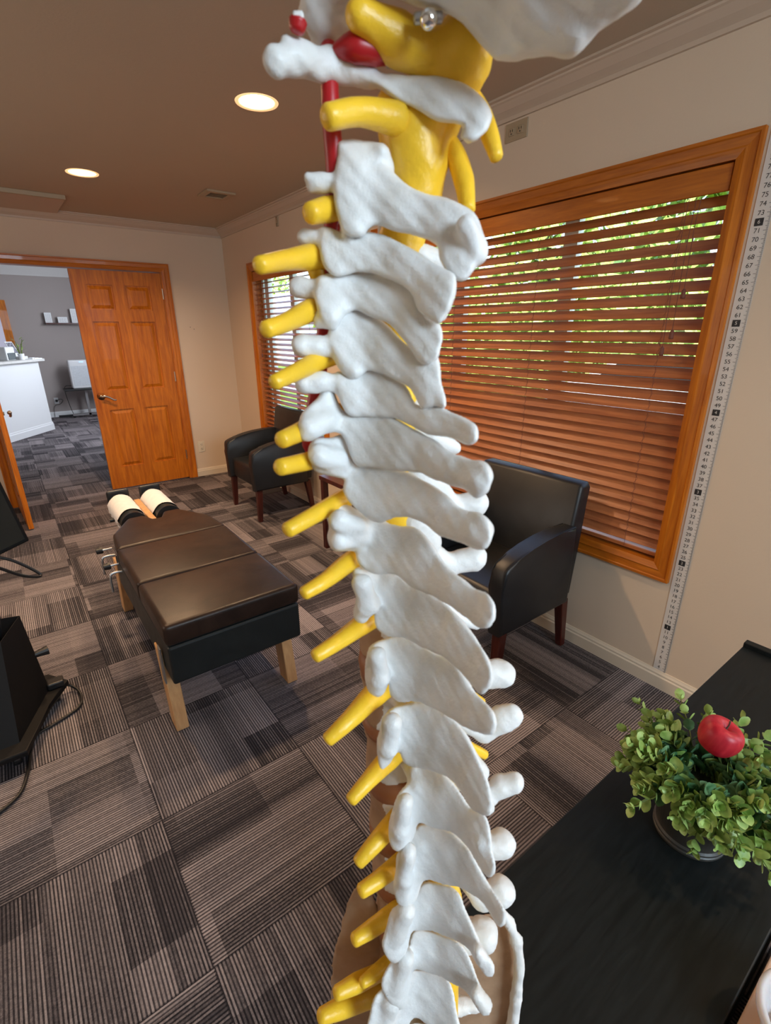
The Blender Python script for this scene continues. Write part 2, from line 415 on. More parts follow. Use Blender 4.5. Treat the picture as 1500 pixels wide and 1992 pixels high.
# ------------------------------------------------------------------ windows with blinds
def window(n, w, mull, tilt, lab, cords):
    y0, y1, z0, z1 = w
    root = empty('window_%d' % n, (0, (y0 + y1) / 2, z0)); root['kind'] = 'structure'
    def rel(o): o.parent = root; o.matrix_parent_inverse = Matrix.Translation((0, -(y0 + y1) / 2, -z0)); return o
    bm = bmesh.new()
    for a, b, i in (((0, y0, z0), (0, y0, z1), (0, 1, 0)), ((0, y1, z0), (0, y1, z1), (0, -1, 0))):
        casing_piece(bm, a, b, i, (-1, 0, 0))
    rel(obj('window_casing', bm, M['oak']))
    bm = bmesh.new()
    for a, b, i in (((0, y0, z1), (0, y1, z1), (0, 0, -1)), ((0, y0, z0), (0, y1, z0), (0, 0, 1))):
        casing_piece(bm, a, b, i, (-1, 0, 0))
    rel(obj('window_casing_rail', bm, M['oakh']))
    iy0, iy1, iz0, iz1 = y0 + cz, y1 - cz, z0 + cz, z1 - cz
    bm = bmesh.new()      # jamb lining
    t = .012
    box(bm, 0, .14, iy0 - t, iy0, iz0 - t, iz1 + t); box(bm, 0, .14, iy1, iy1 + t, iz0 - t, iz1 + t)
    box(bm, 0, .14, iy0, iy1, iz0 - t, iz0); box(bm, 0, .14, iy0, iy1, iz1, iz1 + t)
    rel(obj('window_jamb', bm, M['oakh']))
    bm = bmesh.new()      # sash
    for yy in [iy0] + mull + [iy1]:
        hw = .035
        box(bm, .085, .125, max(iy0, yy - hw), min(iy1, yy + hw), iz0, iz1)
    box(bm, .085, .125, iy0, iy1, iz0, iz0 + .045); box(bm, .085, .125, iy0, iy1, iz1 - .045, iz1)
    rel(obj('window_sash', bm, M['white']))
    rel(obj('window_glass', bx(.103, .107, iy0 + .01, iy1 - .01, iz0 + .02, iz1 - .02), M['glass']))
    # the wooden blind: a thing of its own hanging in the opening
    bl = empty('wooden_blind', (.03, (y0 + y1) / 2, iz1)); tag(bl, lab, 'blind')
    def relb(o): o.parent = bl; o.matrix_parent_inverse = Matrix.Translation((-.03, -(y0 + y1) / 2, -iz1)); return o
    g = .006
    relb(obj('valance', bx(.0, .012, iy0 + g, iy1 - g, iz1 - .085, iz1 - .004, bev=.003), M['oakh']))
    relb(obj('headrail', bx(.016, .06, iy0 + g, iy1 - g, iz1 - .05, iz1 - .004), M['cord']))
    bm = bmesh.new(); pitch = .0440; wd = .050; zz = iz1 - .105; ct, st = math.cos(tilt), math.sin(tilt)
    while zz > iz0 + .055:
        R_ = Matrix.Translation((.035, 0, zz)) @ Matrix.Rotation(-tilt, 4, 'Y')
        box(bm, -wd / 2, wd / 2, iy0 + g + random.uniform(0, .001), iy1 - g, -.0014, .0014, mat=R_)
        zz -= pitch
    relb(obj('slats', bm, M['slat']))
    relb(obj('bottom_rail', bx(.012, .058, iy0 + g, iy1 - g, iz0 + .014, iz0 + .032, bev=.003), M['slat']))
    for cy in cords:
        bm = bmesh.new()
        for dx in (.008, .060): tube(bm, [(dx, cy, iz1 - .05), (dx, cy + .002, iz0 + .02)], .0007, 5, 0)
        # slack of the ladder string
        pts = []; zz = iz1 - .12; k = 0
        while zz > iz0 + .05:
            pts.append((.002 + .004 * (k % 2), cy + .005 * (-1) ** k, zz)); zz -= .022; k += 1
        tube(bm, pts, .0006, 5, 3); relb(obj('ladder_cord', bm, M['cord']))
    for cy, zl in ((iy0 + .10, 1.50), (iy0 + .125, 1.44), (iy0 + .085, 1.64)) if n == 1 else ((iy1 - .09, 1.3),):
        bm = bmesh.new(); tube(bm, [(-.006, cy, iz1 - .09), (-.008, cy + .004, (iz1 + zl) / 2), (-.007, cy, zl)], .0012, 6, 4)
        c = relb(obj('lift_cord', bm, M['cord']))
        bm = lathe(bmesh.new(), [(0, 0), (.008, .001), (.0085, .006), (.007, .028), (.003, .034), (0, .034)], 14, -.007, cy, zl - .03)
        tz = obj('tassel', bm, M['cord'], smooth=True); tz.parent = c
    return root
window(1, W1, [-3.975, -3.3], math.radians(48), 'large wooden slat blind, half closed, in the wide window behind the near armchair', [-4.478, -3.87, -3.34, -2.85])
window(2, W2, [-1.28, -.78], math.radians(20), 'small wooden slat blind in the narrow window near the room corner', [-.80, -1.7])

# ------------------------------------------------------------------ doors
casing_piece.m0 = 0; casing_piece.m1 = 1
bm = bmesh.new(); t = .0
for a, b, i in (((-.5575, 0, 0), (-.5575, 0, 2.11), (-1, 0, 0)), ((-2.235, 0, 0), (-2.235, 0, 2.11), (1, 0, 0))):
    casing_piece(bm, a, b, i, (0, -1, 0))
struct('trim_3', bm, M['oak'])
casing_piece.m0 = 1
bm = bmesh.new(); casing_piece(bm, (-2.235, 0, 2.11), (-.5575, 0, 2.11), (0, 0, -1), (0, -1, 0)); struct('trim_4', bm, M['oakx'])
bm = bmesh.new()
box(bm, DX1 - .012, DX1 + .002, 0, .12, 0, DH); box(bm, DX0 - .002, DX0 + .012, 0, .12, 0, DH)
struct('trim_5', bm, M['oak'])
struct('trim_6', bx(DX0, DX1, .0, .12, DH - .004, DH + .01), M['oakx'])
def door_leaf(name, wd=.757, ht=2.025, th=.035):
    """hinge edge at x=0, leaf runs towards -x, room face at y=0, local z from floor"""
    root = empty(name); root['kind'] = 'structure'
    z0 = .012
    L, Rr = -wd, 0; st = .112; mid = .105
    rails = [(z0, z0 + .215), (.80, .985), (1.60, 1.705), (ht - .118, ht)]
    rails = [(z0, z0 + .215), (.795, .975), (1.595, 1.695), (ht - .118, ht)]
    bm = bmesh.new()
    box(bm, L, L + st, 0, th, z0, ht); box(bm, Rr - st, Rr, 0, th, z0, ht)
    for a, b in rails: box(bm, L + st, Rr - st, 0, th, a, b)
    c = (L + Rr) / 2
    for (a, b), (a2, b2) in zip(rails, rails[1:]): box(bm, c - mid / 2, c + mid / 2, 0, th, b, a2)
    obj('door_frame', bm, M['oak'], root)
    for (a, b), (a2, b2) in zip(rails, rails[1:]):
        for x0, x1 in ((L + st, c - mid / 2), (c + mid / 2, Rr - st)):
            bm = bmesh.new(); box(bm, x0, x1, .015, th - .015, b, a2)
            for ys in (0.015, th - .015):     # raised fields, both faces
                s = -1 if ys == .015 else 1
                o = [(x0 + .004, b + .004), (x1 - .004, b + .004), (x1 - .004, a2 - .004), (x0 + .004, a2 - .004)]
                i_ = [(x0 + .040, b + .040), (x1 - .040, b + .040), (x1 - .040, a2 - .040), (x0 + .040, a2 - .040)]
                i0 = [(x0 + .012, b + .012), (x1 - .012, b + .012), (x1 - .012, a2 - .012), (x0 + .012, a2 - .012)]
                O = [bm.verts.new((x, ys, z)) for x, z in i0]; I = [bm.verts.new((x, ys + s * .013, z)) for x, z in i_]
                for k in range(4): bm.faces.new((O[k], O[(k + 1) % 4], I[(k + 1) % 4], I[k]))
                bm.faces.new(I)
            obj('door_panel', bm, M['oak'], root)
    for z in (.22, 1.03, 1.80):
        bm = bx(-.004, .004, -.006, .002, z, z + .09); lathe(bm, [(0, 0), (.006, 0), (.006, .095), (0, .095)], 10, .001, -.006, z - .002)
        obj('hinge', bm, M['nickel'], root)
    hz = .93
    for s, y in ((-1, 0), (1, th)):
        bm = bmesh.new()
        lathe(bm, [(0, 0), (.036, 0), (.035, .008), (.026, .015), (.015, .018), (.014, .045), (0, .045)], 24)
        bmesh.ops.transform(bm, matrix=Matrix.Translation((L + .062, y, hz)) @ Matrix.Rotation(PI / 2 * -s * -1, 4, 'X'), verts=bm.verts)
        if s == -1:
            tube(bm, [(L + .062, y - .04, hz), (L + .085, y - .048, hz + .004), (L + .120, y - .05, hz - .010), (L + .155, y - .05, hz - .034), (L + .178, y - .048, hz - .038)], [.014, .0125, .010, .009, .008], 12, 5)
        else:
            tube(bm, [(L + .062, y + .03, hz), (L + .066, y + .062, hz), (L + .085, y + .066, hz), (L + .15, y + .062, hz - .01)], [.013, .012, .010, .008], 10, 5)
        obj('door_handle', bm, M['nickel'], root, smooth=True)
    return root
d1 = door_leaf('door_1'); d1.location = (DX1 - .014, .002, 0)
d2 = door_leaf('door_2'); d2.location = (DX0 + .016, -.012, 0)
d2.scale = (1, 1, 1); d2.rotation_euler = (0, 0, math.radians(90.6))     # hinged on the left jamb and standing open into the room
# a leaf hinged at the left jamb, mirrored so the lever faces the opening
d2.rotation_euler = (0, 0, math.radians(93.4))

# ------------------------------------------------------------------ front room beyond the doors
struct('wall_front_room_far', bx(-3.95, .14, 5.75, 5.87, 0, 2.6), M['grey'])
struct('wall_front_room_left', bx(-4.07, -3.95, .12, 5.75, 0, 2.6), M['grey'])
struct('wall_front_room_right', bx(.14, .26, .0, 5.87, 0, 2.6), M['grey'])
struct('ceiling_front_room', bx(-4.07, .26, .12, 5.87, 2.6, 2.7), M['ceil2'])
baseboard('baseboard_front_room', -3.95, .14, 'x', -1, M['white'], 5.75, .10)
pr = [(0, 2.42), (.02, 2.42), (.03, 2.44), (.11, 2.54), (.13, 2.56), (.15, 2.6), (0, 2.6)]
struct('trim_7', prism(bmesh.new(), [(5.75 - a, b) for a, b in pr], -3.95, .14, 'x'), M['ceil2'])
# reception counter, its face set at an angle
cA, cB = Vector((-2.35, 3.225, 0)), Vector((-1.546, 4.326, 0))
rt = empty('reception_counter', cB, math.atan2((cB - cA).y, (cB - cA).x))
tag(rt, 'white reception counter with light top in the front room beyond the doorway', 'counter')
LN = (cB - cA).length
obj('counter_body', bx(-LN, 0, 0, .6, .0, 1.075), M['white'], rt)
bm = bmesh.new(); prism(bm, [(0, 0), (-.014, 0), (-.014, .09), (-.006, .10), (-.006, .118), (0, .125)], -LN, .012, 'x')
obj('kick_board', bm, M['white'], rt)
obj('counter_top', bx(-LN, .085, -.06, .66, 1.075, 1.112, bev=.006), plain('counter_stone', (.66, .66, .64), .25, .5, 0, .05, 40), rt)
Tc = rt.matrix_basis.copy()
def on_counter(x, y): 
    c, s = math.cos(rt.rotation_euler.z), math.sin(rt.rotation_euler.z)
    return (cB.x + x * c - y * s, cB.y + x * s + y * c)
ctz = 1.112
# plant in a white pot on the counter
px, py = on_counter(-.20, .10)
r = empty('potted_bamboo', (px, py, ctz)); r.scale = (1.3, 1.3, 1.25); tag(r, 'small green bamboo plant in a white pot on the reception counter', 'plant')
obj('pot', lathe(bmesh.new(), [(0, 0), (.028, 0), (.034, .07), (.030, .07), (.026, .01), (0, .01)], 20), M['white'], r, smooth=False)
bm = bmesh.new()
for k in range(6):
    a = k * 1.05; h_ = random.uniform(.10, .22)
    tube(bm, [(.01 * math.cos(a), .01 * math.sin(a), .01), (.02 * math.cos(a), .02 * math.sin(a), .01 + h_ * .6), (.045 * math.cos(a), .045 * math.sin(a), .03 + h_)], [.005, .005, .003], 6, 3)
obj('stalks', bm, M['stem'], r)
bm = bmesh.new()
for k in range(26):
    a = random.uniform(0, 2 * PI); h_ = random.uniform(.08, .24); rr = .035 + random.uniform(0, .02)
    c = Vector((.03 * math.cos(a), .03 * math.sin(a), h_)); d = Vector((math.cos(a), math.sin(a), random.uniform(-.2, 1))).normalized() * .06
    s = Vector((-math.sin(a), math.cos(a), 0)) * .008
    vs = [bm.verts.new(c), bm.verts.new(c + d * .5 + s), bm.verts.new(c + d), bm.verts.new(c + d * .5 - s)]; bm.faces.new(vs)
obj('leaves', bm, M['leafy'], r)
# brochure stand with leaflets
px, py = on_counter(-.075, .20)
r = empty('brochure_stand', (px, py, ctz), rt.rotation_euler.z); r.scale = (1.45, 1.2, 1.45); tag(r, 'white slanted brochure stand with printed leaflets beside the counter plant', 'brochure holder')
lean = Matrix.Rotation(math.radians(-28), 4, 'X')
obj('back_plate', bx(-.055, .055, -.002, .002, 0, .20, mat=Matrix.Translation((0, .02, 0)) @ lean), M['white'], r)
obj('leaflet', bx(-.045, .045, -.004, -.002, .07, .19, mat=Matrix.Translation((0, .02, 0)) @ lean), plain('leaflet_print', (.22, .22, .27), .5, .5, 0, .9, 60), r)
obj('tray', bx(-.055, .055, -.05, .02, 0, .03, bev=.004), M['white'], r)
px, py = on_counter(.02, .02)
for k in range(3):
    o = obj('business_card_stack', bx(-.045, .045, -.027, .027, 0, .012 + .006 * k), M['white'], loc=(px - .045 * k + .02, py - .045 * k, ctz), rotz=.6 + .3 * k)
    tag(o, ['short stack of cards at the counter corner', 'middle stack of cards on the counter', 'taller stack of cards nearest the counter plant'][k], 'cards', 'card stacks on the counter')
px, py = on_counter(-.36, .14)
r = empty('desk_printer', (px, py, ctz), rt.rotation_euler.z); tag(r, 'white box machine with dark front opening on the counter at the left edge', 'printer')
obj('housing', bx(-.12, .07, -.02, .22, 0, .19, bev=.015), M['white'], r)
obj('front_panel', bx(-.10, .055, -.026, -.018, .01, .105, bev=.012), plain('grey_panel', (.12, .14, .15), .4), r)
px, py = on_counter(-.24, .30)
tag(obj('desk_speaker', bx(-.03, .03, -.04, .04, 0, .15, bev=.006), M['black'], loc=(px, py, ctz), rotz=.9), 'black upright box behind the counter plant', 'speaker')
# wall shelf with signs
r = empty('wall_shelf', (-.93, 5.68, 1.66)); tag(r, 'narrow dark wall shelf on the grey wall of the front room', 'shelf')
obj('board', bx(-.30, .34, -.07, .07, -.025, 0), M['mahog'], r)
for x, wd, hh, lab in ((-1.17, .105, .17, 'left white text sign on the dark wall shelf'), (-.955, .15, .10, 'low wide white sign, middle of the dark wall shelf'), (-.75, .13, .24, 'tall white sign at the right of the dark wall shelf')):
    q = empty('shelf_sign', (x, 5.67, 1.66)); tag(q, lab, 'sign', 'white signs on the wall shelf')
    obj('sign_block', bx(-wd / 2, wd / 2, -.012, .012, 0, hh), M['white'], q)
    bm = bmesh.new(); n = int(hh / .022)
    for k in range(1, n):
        for s in range(3): box(bm, -wd * .36 + s * wd * .25 + random.uniform(0, .005), -wd * .36 + s * wd * .25 + wd * random.uniform(.12, .21), -.0135, -.012, k * .022, k * .022 + .004)
    obj('lettering', bm, plain('sign_grey_ink', (.35, .35, .37), .6), q)
# rolling table with the air purifier
r = empty('side_stand', (-.86, 5.42, 0)); tag(r, 'slim dark overbed table on a grey column base under the purifier', 'table')
obj('table_top', bx(-.34, .34, -.17, .17, .50, .53, bev=.005), M['black'], r)
obj('column', bx(-.02, .02, -.03, .03, .04, .5), M['steel'], r)
obj('base', bx(-.28, .28, -.03, .03, .04, .075), M['steel'], r)
for s in (-1, 1):
    o = obj('caster', lathe(bmesh.new(), [(0, 0), (.02, .003), (.02, .037), (0, .04)], 14), M['black'], r); o.location = (s * .26, 0, 0)
r = empty('air_purifier', (-.86, 5.40, .53)); tag(r, 'white rounded air purifier standing on the slim dark table', 'air purifier')
obj('casing', bx(-.20, .20, -.10, .10, 0, .50, bev=.03, seg=4), M['white'], r, smooth=False)
obj('grille', bx(-.165, .165, -.104, -.098, .05, .40, bev=.002), plain('purifier_grille', (.62, .66, .70), .6, .5, 0, .15, 150), r)
obj('status_light', bx(-.02, .04, -.105, -.099, .462, .472), emit('blue_led', (.2, .4, 1), 3), r)
obj('power_cord', tube(bmesh.new(), [(-.19, .06, .05), (-.30, .19, .02), (-.30, .20, -.2), (-.25, .20, -.49), (-.20, .20, -.52)], .005, 6, 5), M['black'], r)
tag(obj('power_strip', bx(-1.35, -1.05, 5.62, 5.67, .002, .04, bev=.005), M['black']), 'black power strip on the carpet by the grey wall', 'power strip')
r = empty('front_room_outlet', (-1.33, 5.745, .30)); tag(r, 'wall outlet with a plugged cord low on the grey wall beside the counter', 'outlet')
obj('cover_plate', bx(-.035, .035, -.006, .004, -.055, .055, bev=.002), M['white'], r)
obj('plug', bx(-.015, .02, -.05, -.006, -.02, .02, bev=.004), M['black'], r)
obj('cord', tube(bmesh.new(), [(.0, -.05, 0), (.06, -.07, .03), (.10, -.05, .0), (.05, -.04, -.06), (-.05, -.03, -.10), (-.08, -.03, -.29)], .004, 6, 5), M['black'], r)
# wooden trim of the opening on the front room's left
struct('trim_8', bx(-2.75, -1.74, 5.70, 5.75, .97, 2.02), M['oak'])
struct('window_3', bx(-2.64, -1.86, 5.69, 5.70, 1.08, 1.91), emit('lit_window_pane', (.65, .65, .85), .6))
def can(x, y, z, lab, mat_h=M['bulb'], power=0, spread=2.4, color=(1, .66, .38)):
    r = empty('recessed_light', (x, y, z)); tag(r, lab, 'ceiling light', 'recessed ceiling lights')
    bm = bmesh.new()
    lathe(bm, [(.076, .10), (.060, .098), (.066, .05), (.074, .004), (.076, 0), (.092, -.003), (.094, .0005), (.0775, .0005), (.0775, .10)], 40)
    obj('trim_ring', bm, M['reflector'], r, smooth=True)
    bm = lathe(bmesh.new(), [(0, .028), (.030, .030), (.046, .040), (.050, .055), (.040, .080), (.020, .095), (0, .095)], 28)
    obj('bulb', bm, mat_h, r, smooth=True)
can(-.905, -2.99, H, 'lit recessed ceiling light left of the top of the spine model')
can(-1.375, -1.37, H, 'lit recessed ceiling light furthest from the spine, above the doors')
can(-1.99, -2.96, H, 'lit recessed ceiling light just beyond the left edge of the ceiling')
can(-1.72, 4.93, 2.6, 'lit recessed ceiling light in the front room seen through the doorway')
for (lx, ly), pw in zip(CANS, (17, 24, 15, 0, 10)):  # last lamp is assumed behind the camera, unseen and without a fitting
    if pw: can_light(lx, ly, H + .02, pw)

# ------------------------------------------------------------------ ceiling fittings and wall plates
r = empty('ceiling_vent', (-.515, -1.36, H)); tag(r, 'small square metal ceiling register with dark louvres', 'vent')
bm = bmesh.new(); s_, i_ = .105, .066
for a in ((-s_, s_, -s_, -i_), (-s_, s_, i_, s_), (-s_, -i_, -i_, i_), (i_, s_, -i_, i_)): box(bm, *a, -.014, 0, bev=.002)
obj('frame', bm, M['ivory'], r)
bm = bmesh.new()
for k in range(5): box(bm, -.066, .066, -.006, .006, -.001, .001, mat=Matrix.Translation((0, -.052 + k * .026, -.007)) @ Matrix.Rotation(.7, 4, 'X'))
obj('louvres', bm, M['ivory'], r)
obj('duct', bx(-.068, .068, -.068, .068, -.003, .0), M['black'], r)
r = empty('return_air_grille', (-1.80, -.37, H)); tag(r, 'wide hanging return air panel on the ceiling near the door wall', 'vent')
obj('panel', bx(-.40, .40, -.27, .29, -.022, -.012, bev=.003), M['crown'], r)
obj('lip', bx(-.40, .40, -.31, -.285, -.03, 0, bev=.003), M['ivory'], r); obj('lip', bx(-.38, .38, .29, .305, -.018, 0), M['ivory'], r)
obj('recess', bx(-.37, .37, -.26, .28, -.012, 0), M['black'], r)
def outlet(name, loc, rot, horiz, lab, mat=M['ivory'], s=1.0):
    r = empty(name, loc); r.rotation_euler = rot; tag(r, lab, 'outlet')
    hw, hh = (.06, .036) if horiz else (.036, .058)
    obj('cover_plate', bx(-hw * s, hw * s, -.006, 0, -hh * s, hh * s, bev=.002), mat, r)
    for k in (-1, 1):
        dx, dz = (k * .024, 0) if horiz else (0, k * .022)
        o = obj('receptacle', bx(dx - .016, dx + .016, -.009, -.005, dz - .015, dz + .015, bev=.003), mat, r)
        for sx in (-.006, .006): obj('slot', bx(dx + sx - .0016, dx + sx + .0016, -.0096, -.0088, dz + .0, dz + .009), M['ink'], o)
        obj('ground_hole', bx(dx - .0025, dx + .0025, -.0096, -.0088, dz - .010, dz - .005), M['ink'], o)
    return r
outlet('wall_outlet', (0, -3.697, 2.334), (0, 0, -PI / 2), True, 'horizontal outlet high on the window wall beside the spine top')
outlet('wall_outlet', (0, -1.275, 2.34), (0, 0, -PI / 2), False, 'small upright outlet high on the window wall above the small window', s=.6)
outlet('wall_outlet', (-.472, 0, .325), (0, 0, 0), False, 'ivory outlet low on the far wall right of the closed door leaf', M['almond'])
for k, (x, z) in enumerate(((-.423, 1.543), (-.388, 1.524))):
    tag(obj('wall_nail', lathe(bmesh.new(), [(0, 0), (.004, 0), (.003, .006), (0, .006)], 8), M['ink'], loc=(x, -.004, z)), ['higher small nail', 'lower small nail'][k] + ' in the far wall right of the closed door', 'nail')
# long measuring ruler on the window wall
r = empty('wall_ruler', (-.001, -4.73, .075)); tag(r, 'tall white growth ruler strip stuck to the wall right of the large window', 'ruler')
obj('strip', bx(-.0015, 0, -.026, .026, 0, 2.2), M['ruler'], r)
bm = bmesh.new(); z = .005
for i in range(0, 86 * 8):
    z = i * .0254 / 8 - .075 + .1016 - .1016
    if z < .004 or z > 2.19: continue
    ln = .013 if i % 8 == 0 else (.009 if i % 4 == 0 else .005)
    box(bm, -.0022, -.0014, -.0255, -.0255 + ln, z - .0005, z + .0005)
obj('tick_marks', bm, M['ink'], r)
bm = bmesh.new(); bm2 = bmesh.new()
def textmesh(s, size):
    c = bpy.data.curves.new('t', 'FONT'); c.body = s; c.size = size; c.align_x = 'CENTER'; c.align_y = 'CENTER'
    o = bpy.data.objects.new('t', c); COL.objects.link(o)
    me = bpy.data.meshes.new_from_object(o.evaluated_get(bpy.context.evaluated_depsgraph_get()))
    bpy.data.objects.remove(o); bpy.data.curves.remove(c); return me
for n in range(4, 89):
    z = n * .0254 - .075
    if z < .01 or z > 2.17: continue
    big = n % 12 == 0
    me = textmesh(str(n // 12 if big else n), .020 if not big else .016)
    tgt = bm2 if big else bm; k0 = len(tgt.verts)
    tgt.from_mesh(me); tgt.verts.ensure_lookup_table()
    Mx = Matrix.Translation((-.0021 if not big else -.0030, .004, z)) @ Matrix(((0, 0, -1, 0), (-1, 0, 0, 0), (0, 1, 0, 0), (0, 0, 0, 1)))
    bmesh.ops.transform(tgt, matrix=Mx, verts=tgt.verts[k0:])
    if big: box(bm, -.0024, -.0014, -.008, .016, z - .011, z + .011)
for f in bm2.faces: f.material_index = 1
tm = bpy.data.meshes.new('tmp'); bm2.to_mesh(tm); bm.from_mesh(tm); bm2.free(); bpy.data.meshes.remove(tm)
obj('numerals', bm, [M['ink'], M['ruler']], r)

# ------------------------------------------------------------------ outside the windows
struct('ground', bx(.14, 70, -40, 110, -.5, -.4), M['lawn'])
struct('road', bx(5.5, 9, -40, 110, -.4, -.38), M['road'])
def tree(x, y, h, rad, lab, n=1500):
    r = empty('leafy_tree', (x, y, -.4)); tag(r, lab, 'tree', 'trees outside the windows')
    obj('trunk', tube(bmesh.new(), [(0, 0, 0), (.1, .05, h * .4), (-.05, .1, h * .8)], [.22, .16, .06], 10, 4), M['bark'], r)
    bm = bmesh.new()
    for k in range(n):
        d = Vector((random.gauss(0, 1), random.gauss(0, 1), random.gauss(0, 1))).normalized() * rad * random.uniform(.35, 1) ** .6
        c = Vector((d.x, d.y, h * .62 + d.z * .48 * h / rad))
        if c.z < .05: continue
        a = Vector((random.gauss(0, 1), random.gauss(0, 1), random.gauss(0, 1))).normalized(); b = a.orthogonal().normalized(); s = random.uniform(.18, .38)
        bm.faces.new([bm.verts.new(c + a * s), bm.verts.new(c + b * s * .7), bm.verts.new(c - a * s), bm.verts.new(c - b * s * .7)])
    obj('crown', bm, M['tree'], r)
for k, (x, y, h, rad) in enumerate(((14.5, -3.4, 6.4, 2.5), (14.5, 1.9, 6.0, 2.5), (15.5, 7.4, 6.6, 2.6), (14, -8.8, 5.6, 2.4), (15.5, 14.2, 6.5, 2.6), (11, 48, 9, 4.2), (22, 50, 10, 4.6))):
    tree(x, y, h, rad, ['bright green tree behind the right part of the large window', 'bright green tree behind the left part of the large window', 'green tree seen through the small window', 'green tree at the far right beyond the large window', 'green tree just before the pale house', 'large green tree behind the left end of the pale house', 'large green tree behind the right end of the pale house'][k])
bm = bmesh.new()
for k in range(9000):
    c = Vector((10.4 + random.uniform(-.4, .4), random.uniform(-14, 16), random.uniform(-.4, 2.6)))
    a = Vector((random.gauss(0, 1), random.gauss(0, 1), random.gauss(0, 1))).normalized(); b = a.orthogonal().normalized(); s = random.uniform(.12, .26)
    bm.faces.new([bm.verts.new(c + a * s), bm.verts.new(c + b * s * .7), bm.verts.new(c - a * s), bm.verts.new(c - b * s * .7)])
tag(obj('hedge', bm, M['tree']), 'long green hedge outside behind the blinds', 'hedge')
r = empty('neighbour_house', (14.5, 28, -.4)); tag(r, 'pale house with low grey roof seen through the small window', 'house')
obj('house_walls', bx(-5.0, 5, -6, 9, 0, 2.7), plain('pale_siding', (.72, .78, .88), .8), r)
bm = bmesh.new(); prism(bm, [(-5.6, 2.65), (0, 4.3), (5.6, 2.65), (5.3, 2.6), (-5.3, 2.6)], -6.6, 9.6, 'y'); obj('roof', bm, plain('grey_shingles', (.45, .47, .52), .9), r)
for yy in (-3.5, .5, 5): obj('house_window', bx(-5.05, -4.98, yy, yy + 1.6, .9, 2.1), M['glass'], r)
r = empty('parked_car', (7.2, -1.6, -.38)); tag(r, 'white car parked outside beyond the large window', 'car')
bm = bmesh.new(); prism(bm, [(-2.1, .3), (-2.15, .8), (-1.3, .95), (-.8, 1.4), (.8, 1.42), (1.5, .95), (2.15, .85), (2.15, .3)], -.85, .85, 'x', .06)
obj('body', bm, plain('car_paint', (.85, .88, .95), .2), r)
bm = bmesh.new(); prism(bm, [(-1.1, .98), (-.72, 1.33), (.72, 1.35), (1.25, .98)], -.862, .862, 'x'); obj('side_glass', bm, plain('car_glass', (.02, .025, .03), .1), r)
for yy in (-1.35, 1.35):
    for xx in (-.75, .75):
        bm = lathe(bmesh.new(), [(0, -.1), (.25, -.1), (.33, -.08), (.33, .08), (.25, .1), (0, .1)], 24)
        bmesh.ops.rotate(bm, matrix=Matrix.Rotation(PI / 2, 3, 'Y'), verts=bm.verts)
        o = obj('wheel', bm, M['black'], r); o.location = (xx, yy, .33)

# ------------------------------------------------------------------ armchairs
def armchair(lab, x, y):
    r = empty('armchair', (x, y, 0)); tag(r, lab, 'chair', 'black leather armchairs')
    L = M['leather']
    # faces -x; local x from -.60 (front) to 0 (back)
    bm = bmesh.new(); bx_ = box(bm, -.525, -.09, -.235, .235, .285, .455, bev=.028, seg=4)
    obj('seat', bm, L, r, smooth=True)
    bm = bmesh.new(); prism(bm, [(-.115, .30), (-.02, .30), (.0, .60), (.035, .865), (.02, .885), (-.035, .885), (-.05, .87), (-.105, .46)], -.295, .295, 'y', .016, 3)
    for v in bm.verts:       # gentle crown on the top edge
        if v.co.z > .8: v.co.z -= .030 * (abs(v.co.y) / .295) ** 2.2
    obj('backrest', bm, L, r, smooth=False)
    prof = [(-.55, .275), (-.555, .50), (-.55, .575), (-.528, .602), (-.46, .625), (-.38, .645), (-.28, .660), (-.16, .668), (-.065, .668), (-.06, .275)]
    for s in (-1, 1):
        bm = bmesh.new(); a, b = (s * .235, s * .315); prism(bm, prof, min(a, b), max(a, b), 'y', .018, 3)
        o = obj('arm', bm, L, r, smooth=False)
        bm = bmesh.new()
        for yy in (s * .242, s * .308):
            tube(bm, [(-.548, yy, .50), (-.545, yy, .572), (-.526, yy, .598), (-.46, yy, .621), (-.38, yy, .641), (-.28, yy, .656), (-.16, yy, .664), (-.07, yy, .664)], .0035, 6, 4)
        obj('piping', bm, L, o)
    for sx, sy in ((-.505, -1), (-.505, 1), (-.06, -1), (-.06, 1)):
        dx = -.012 if sx < -.3 else .045
        bm = bmesh.new(); A = []; B = []
        for (qx, qy) in ((-1, -1), (1, -1), (1, 1), (-1, 1)):
            A.append(bm.verts.new((sx + qx * .024, sy * .275 + qy * .024, .285))); B.append(bm.verts.new((sx + dx + qx * .017, sy * .275 + qy * .017, 0)))
        bm.faces.new(A); bm.faces.new(B)
        for k in range(4): bm.faces.new((A[k], A[(k + 1) % 4], B[(k + 1) % 4], B[k]))
        bmesh.ops.bevel(bm, geom=list(bm.edges), offset=.003, segments=1, affect='EDGES')
        obj('leg', bm, M['mahog'], r)
    return r
armchair('black leather armchair nearest the camera under the large window', -.055, -4.005)
armchair('black leather armchair in the far corner under the small window', -.055, -1.45)
# small side table between the armchairs
r = empty('side_table', (-.225, -2.72, 0)); tag(r, 'dark square side table between the two armchairs, mostly behind the spine', 'table')
obj('table_top', bx(-.195, .195, -.23, .23, .52, .55, bev=.004), M['mahog'], r)
for sx in (-.17, .17):
    for sy in (-.20, .20): obj('leg', bx(sx - .02, sx + .02, sy - .02, sy + .02, 0, .52, bev=.003), M['mahog'], r)
obj('lower_shelf', bx(-.17, .17, -.19, .19, .15, .17), M['mahog'], r)

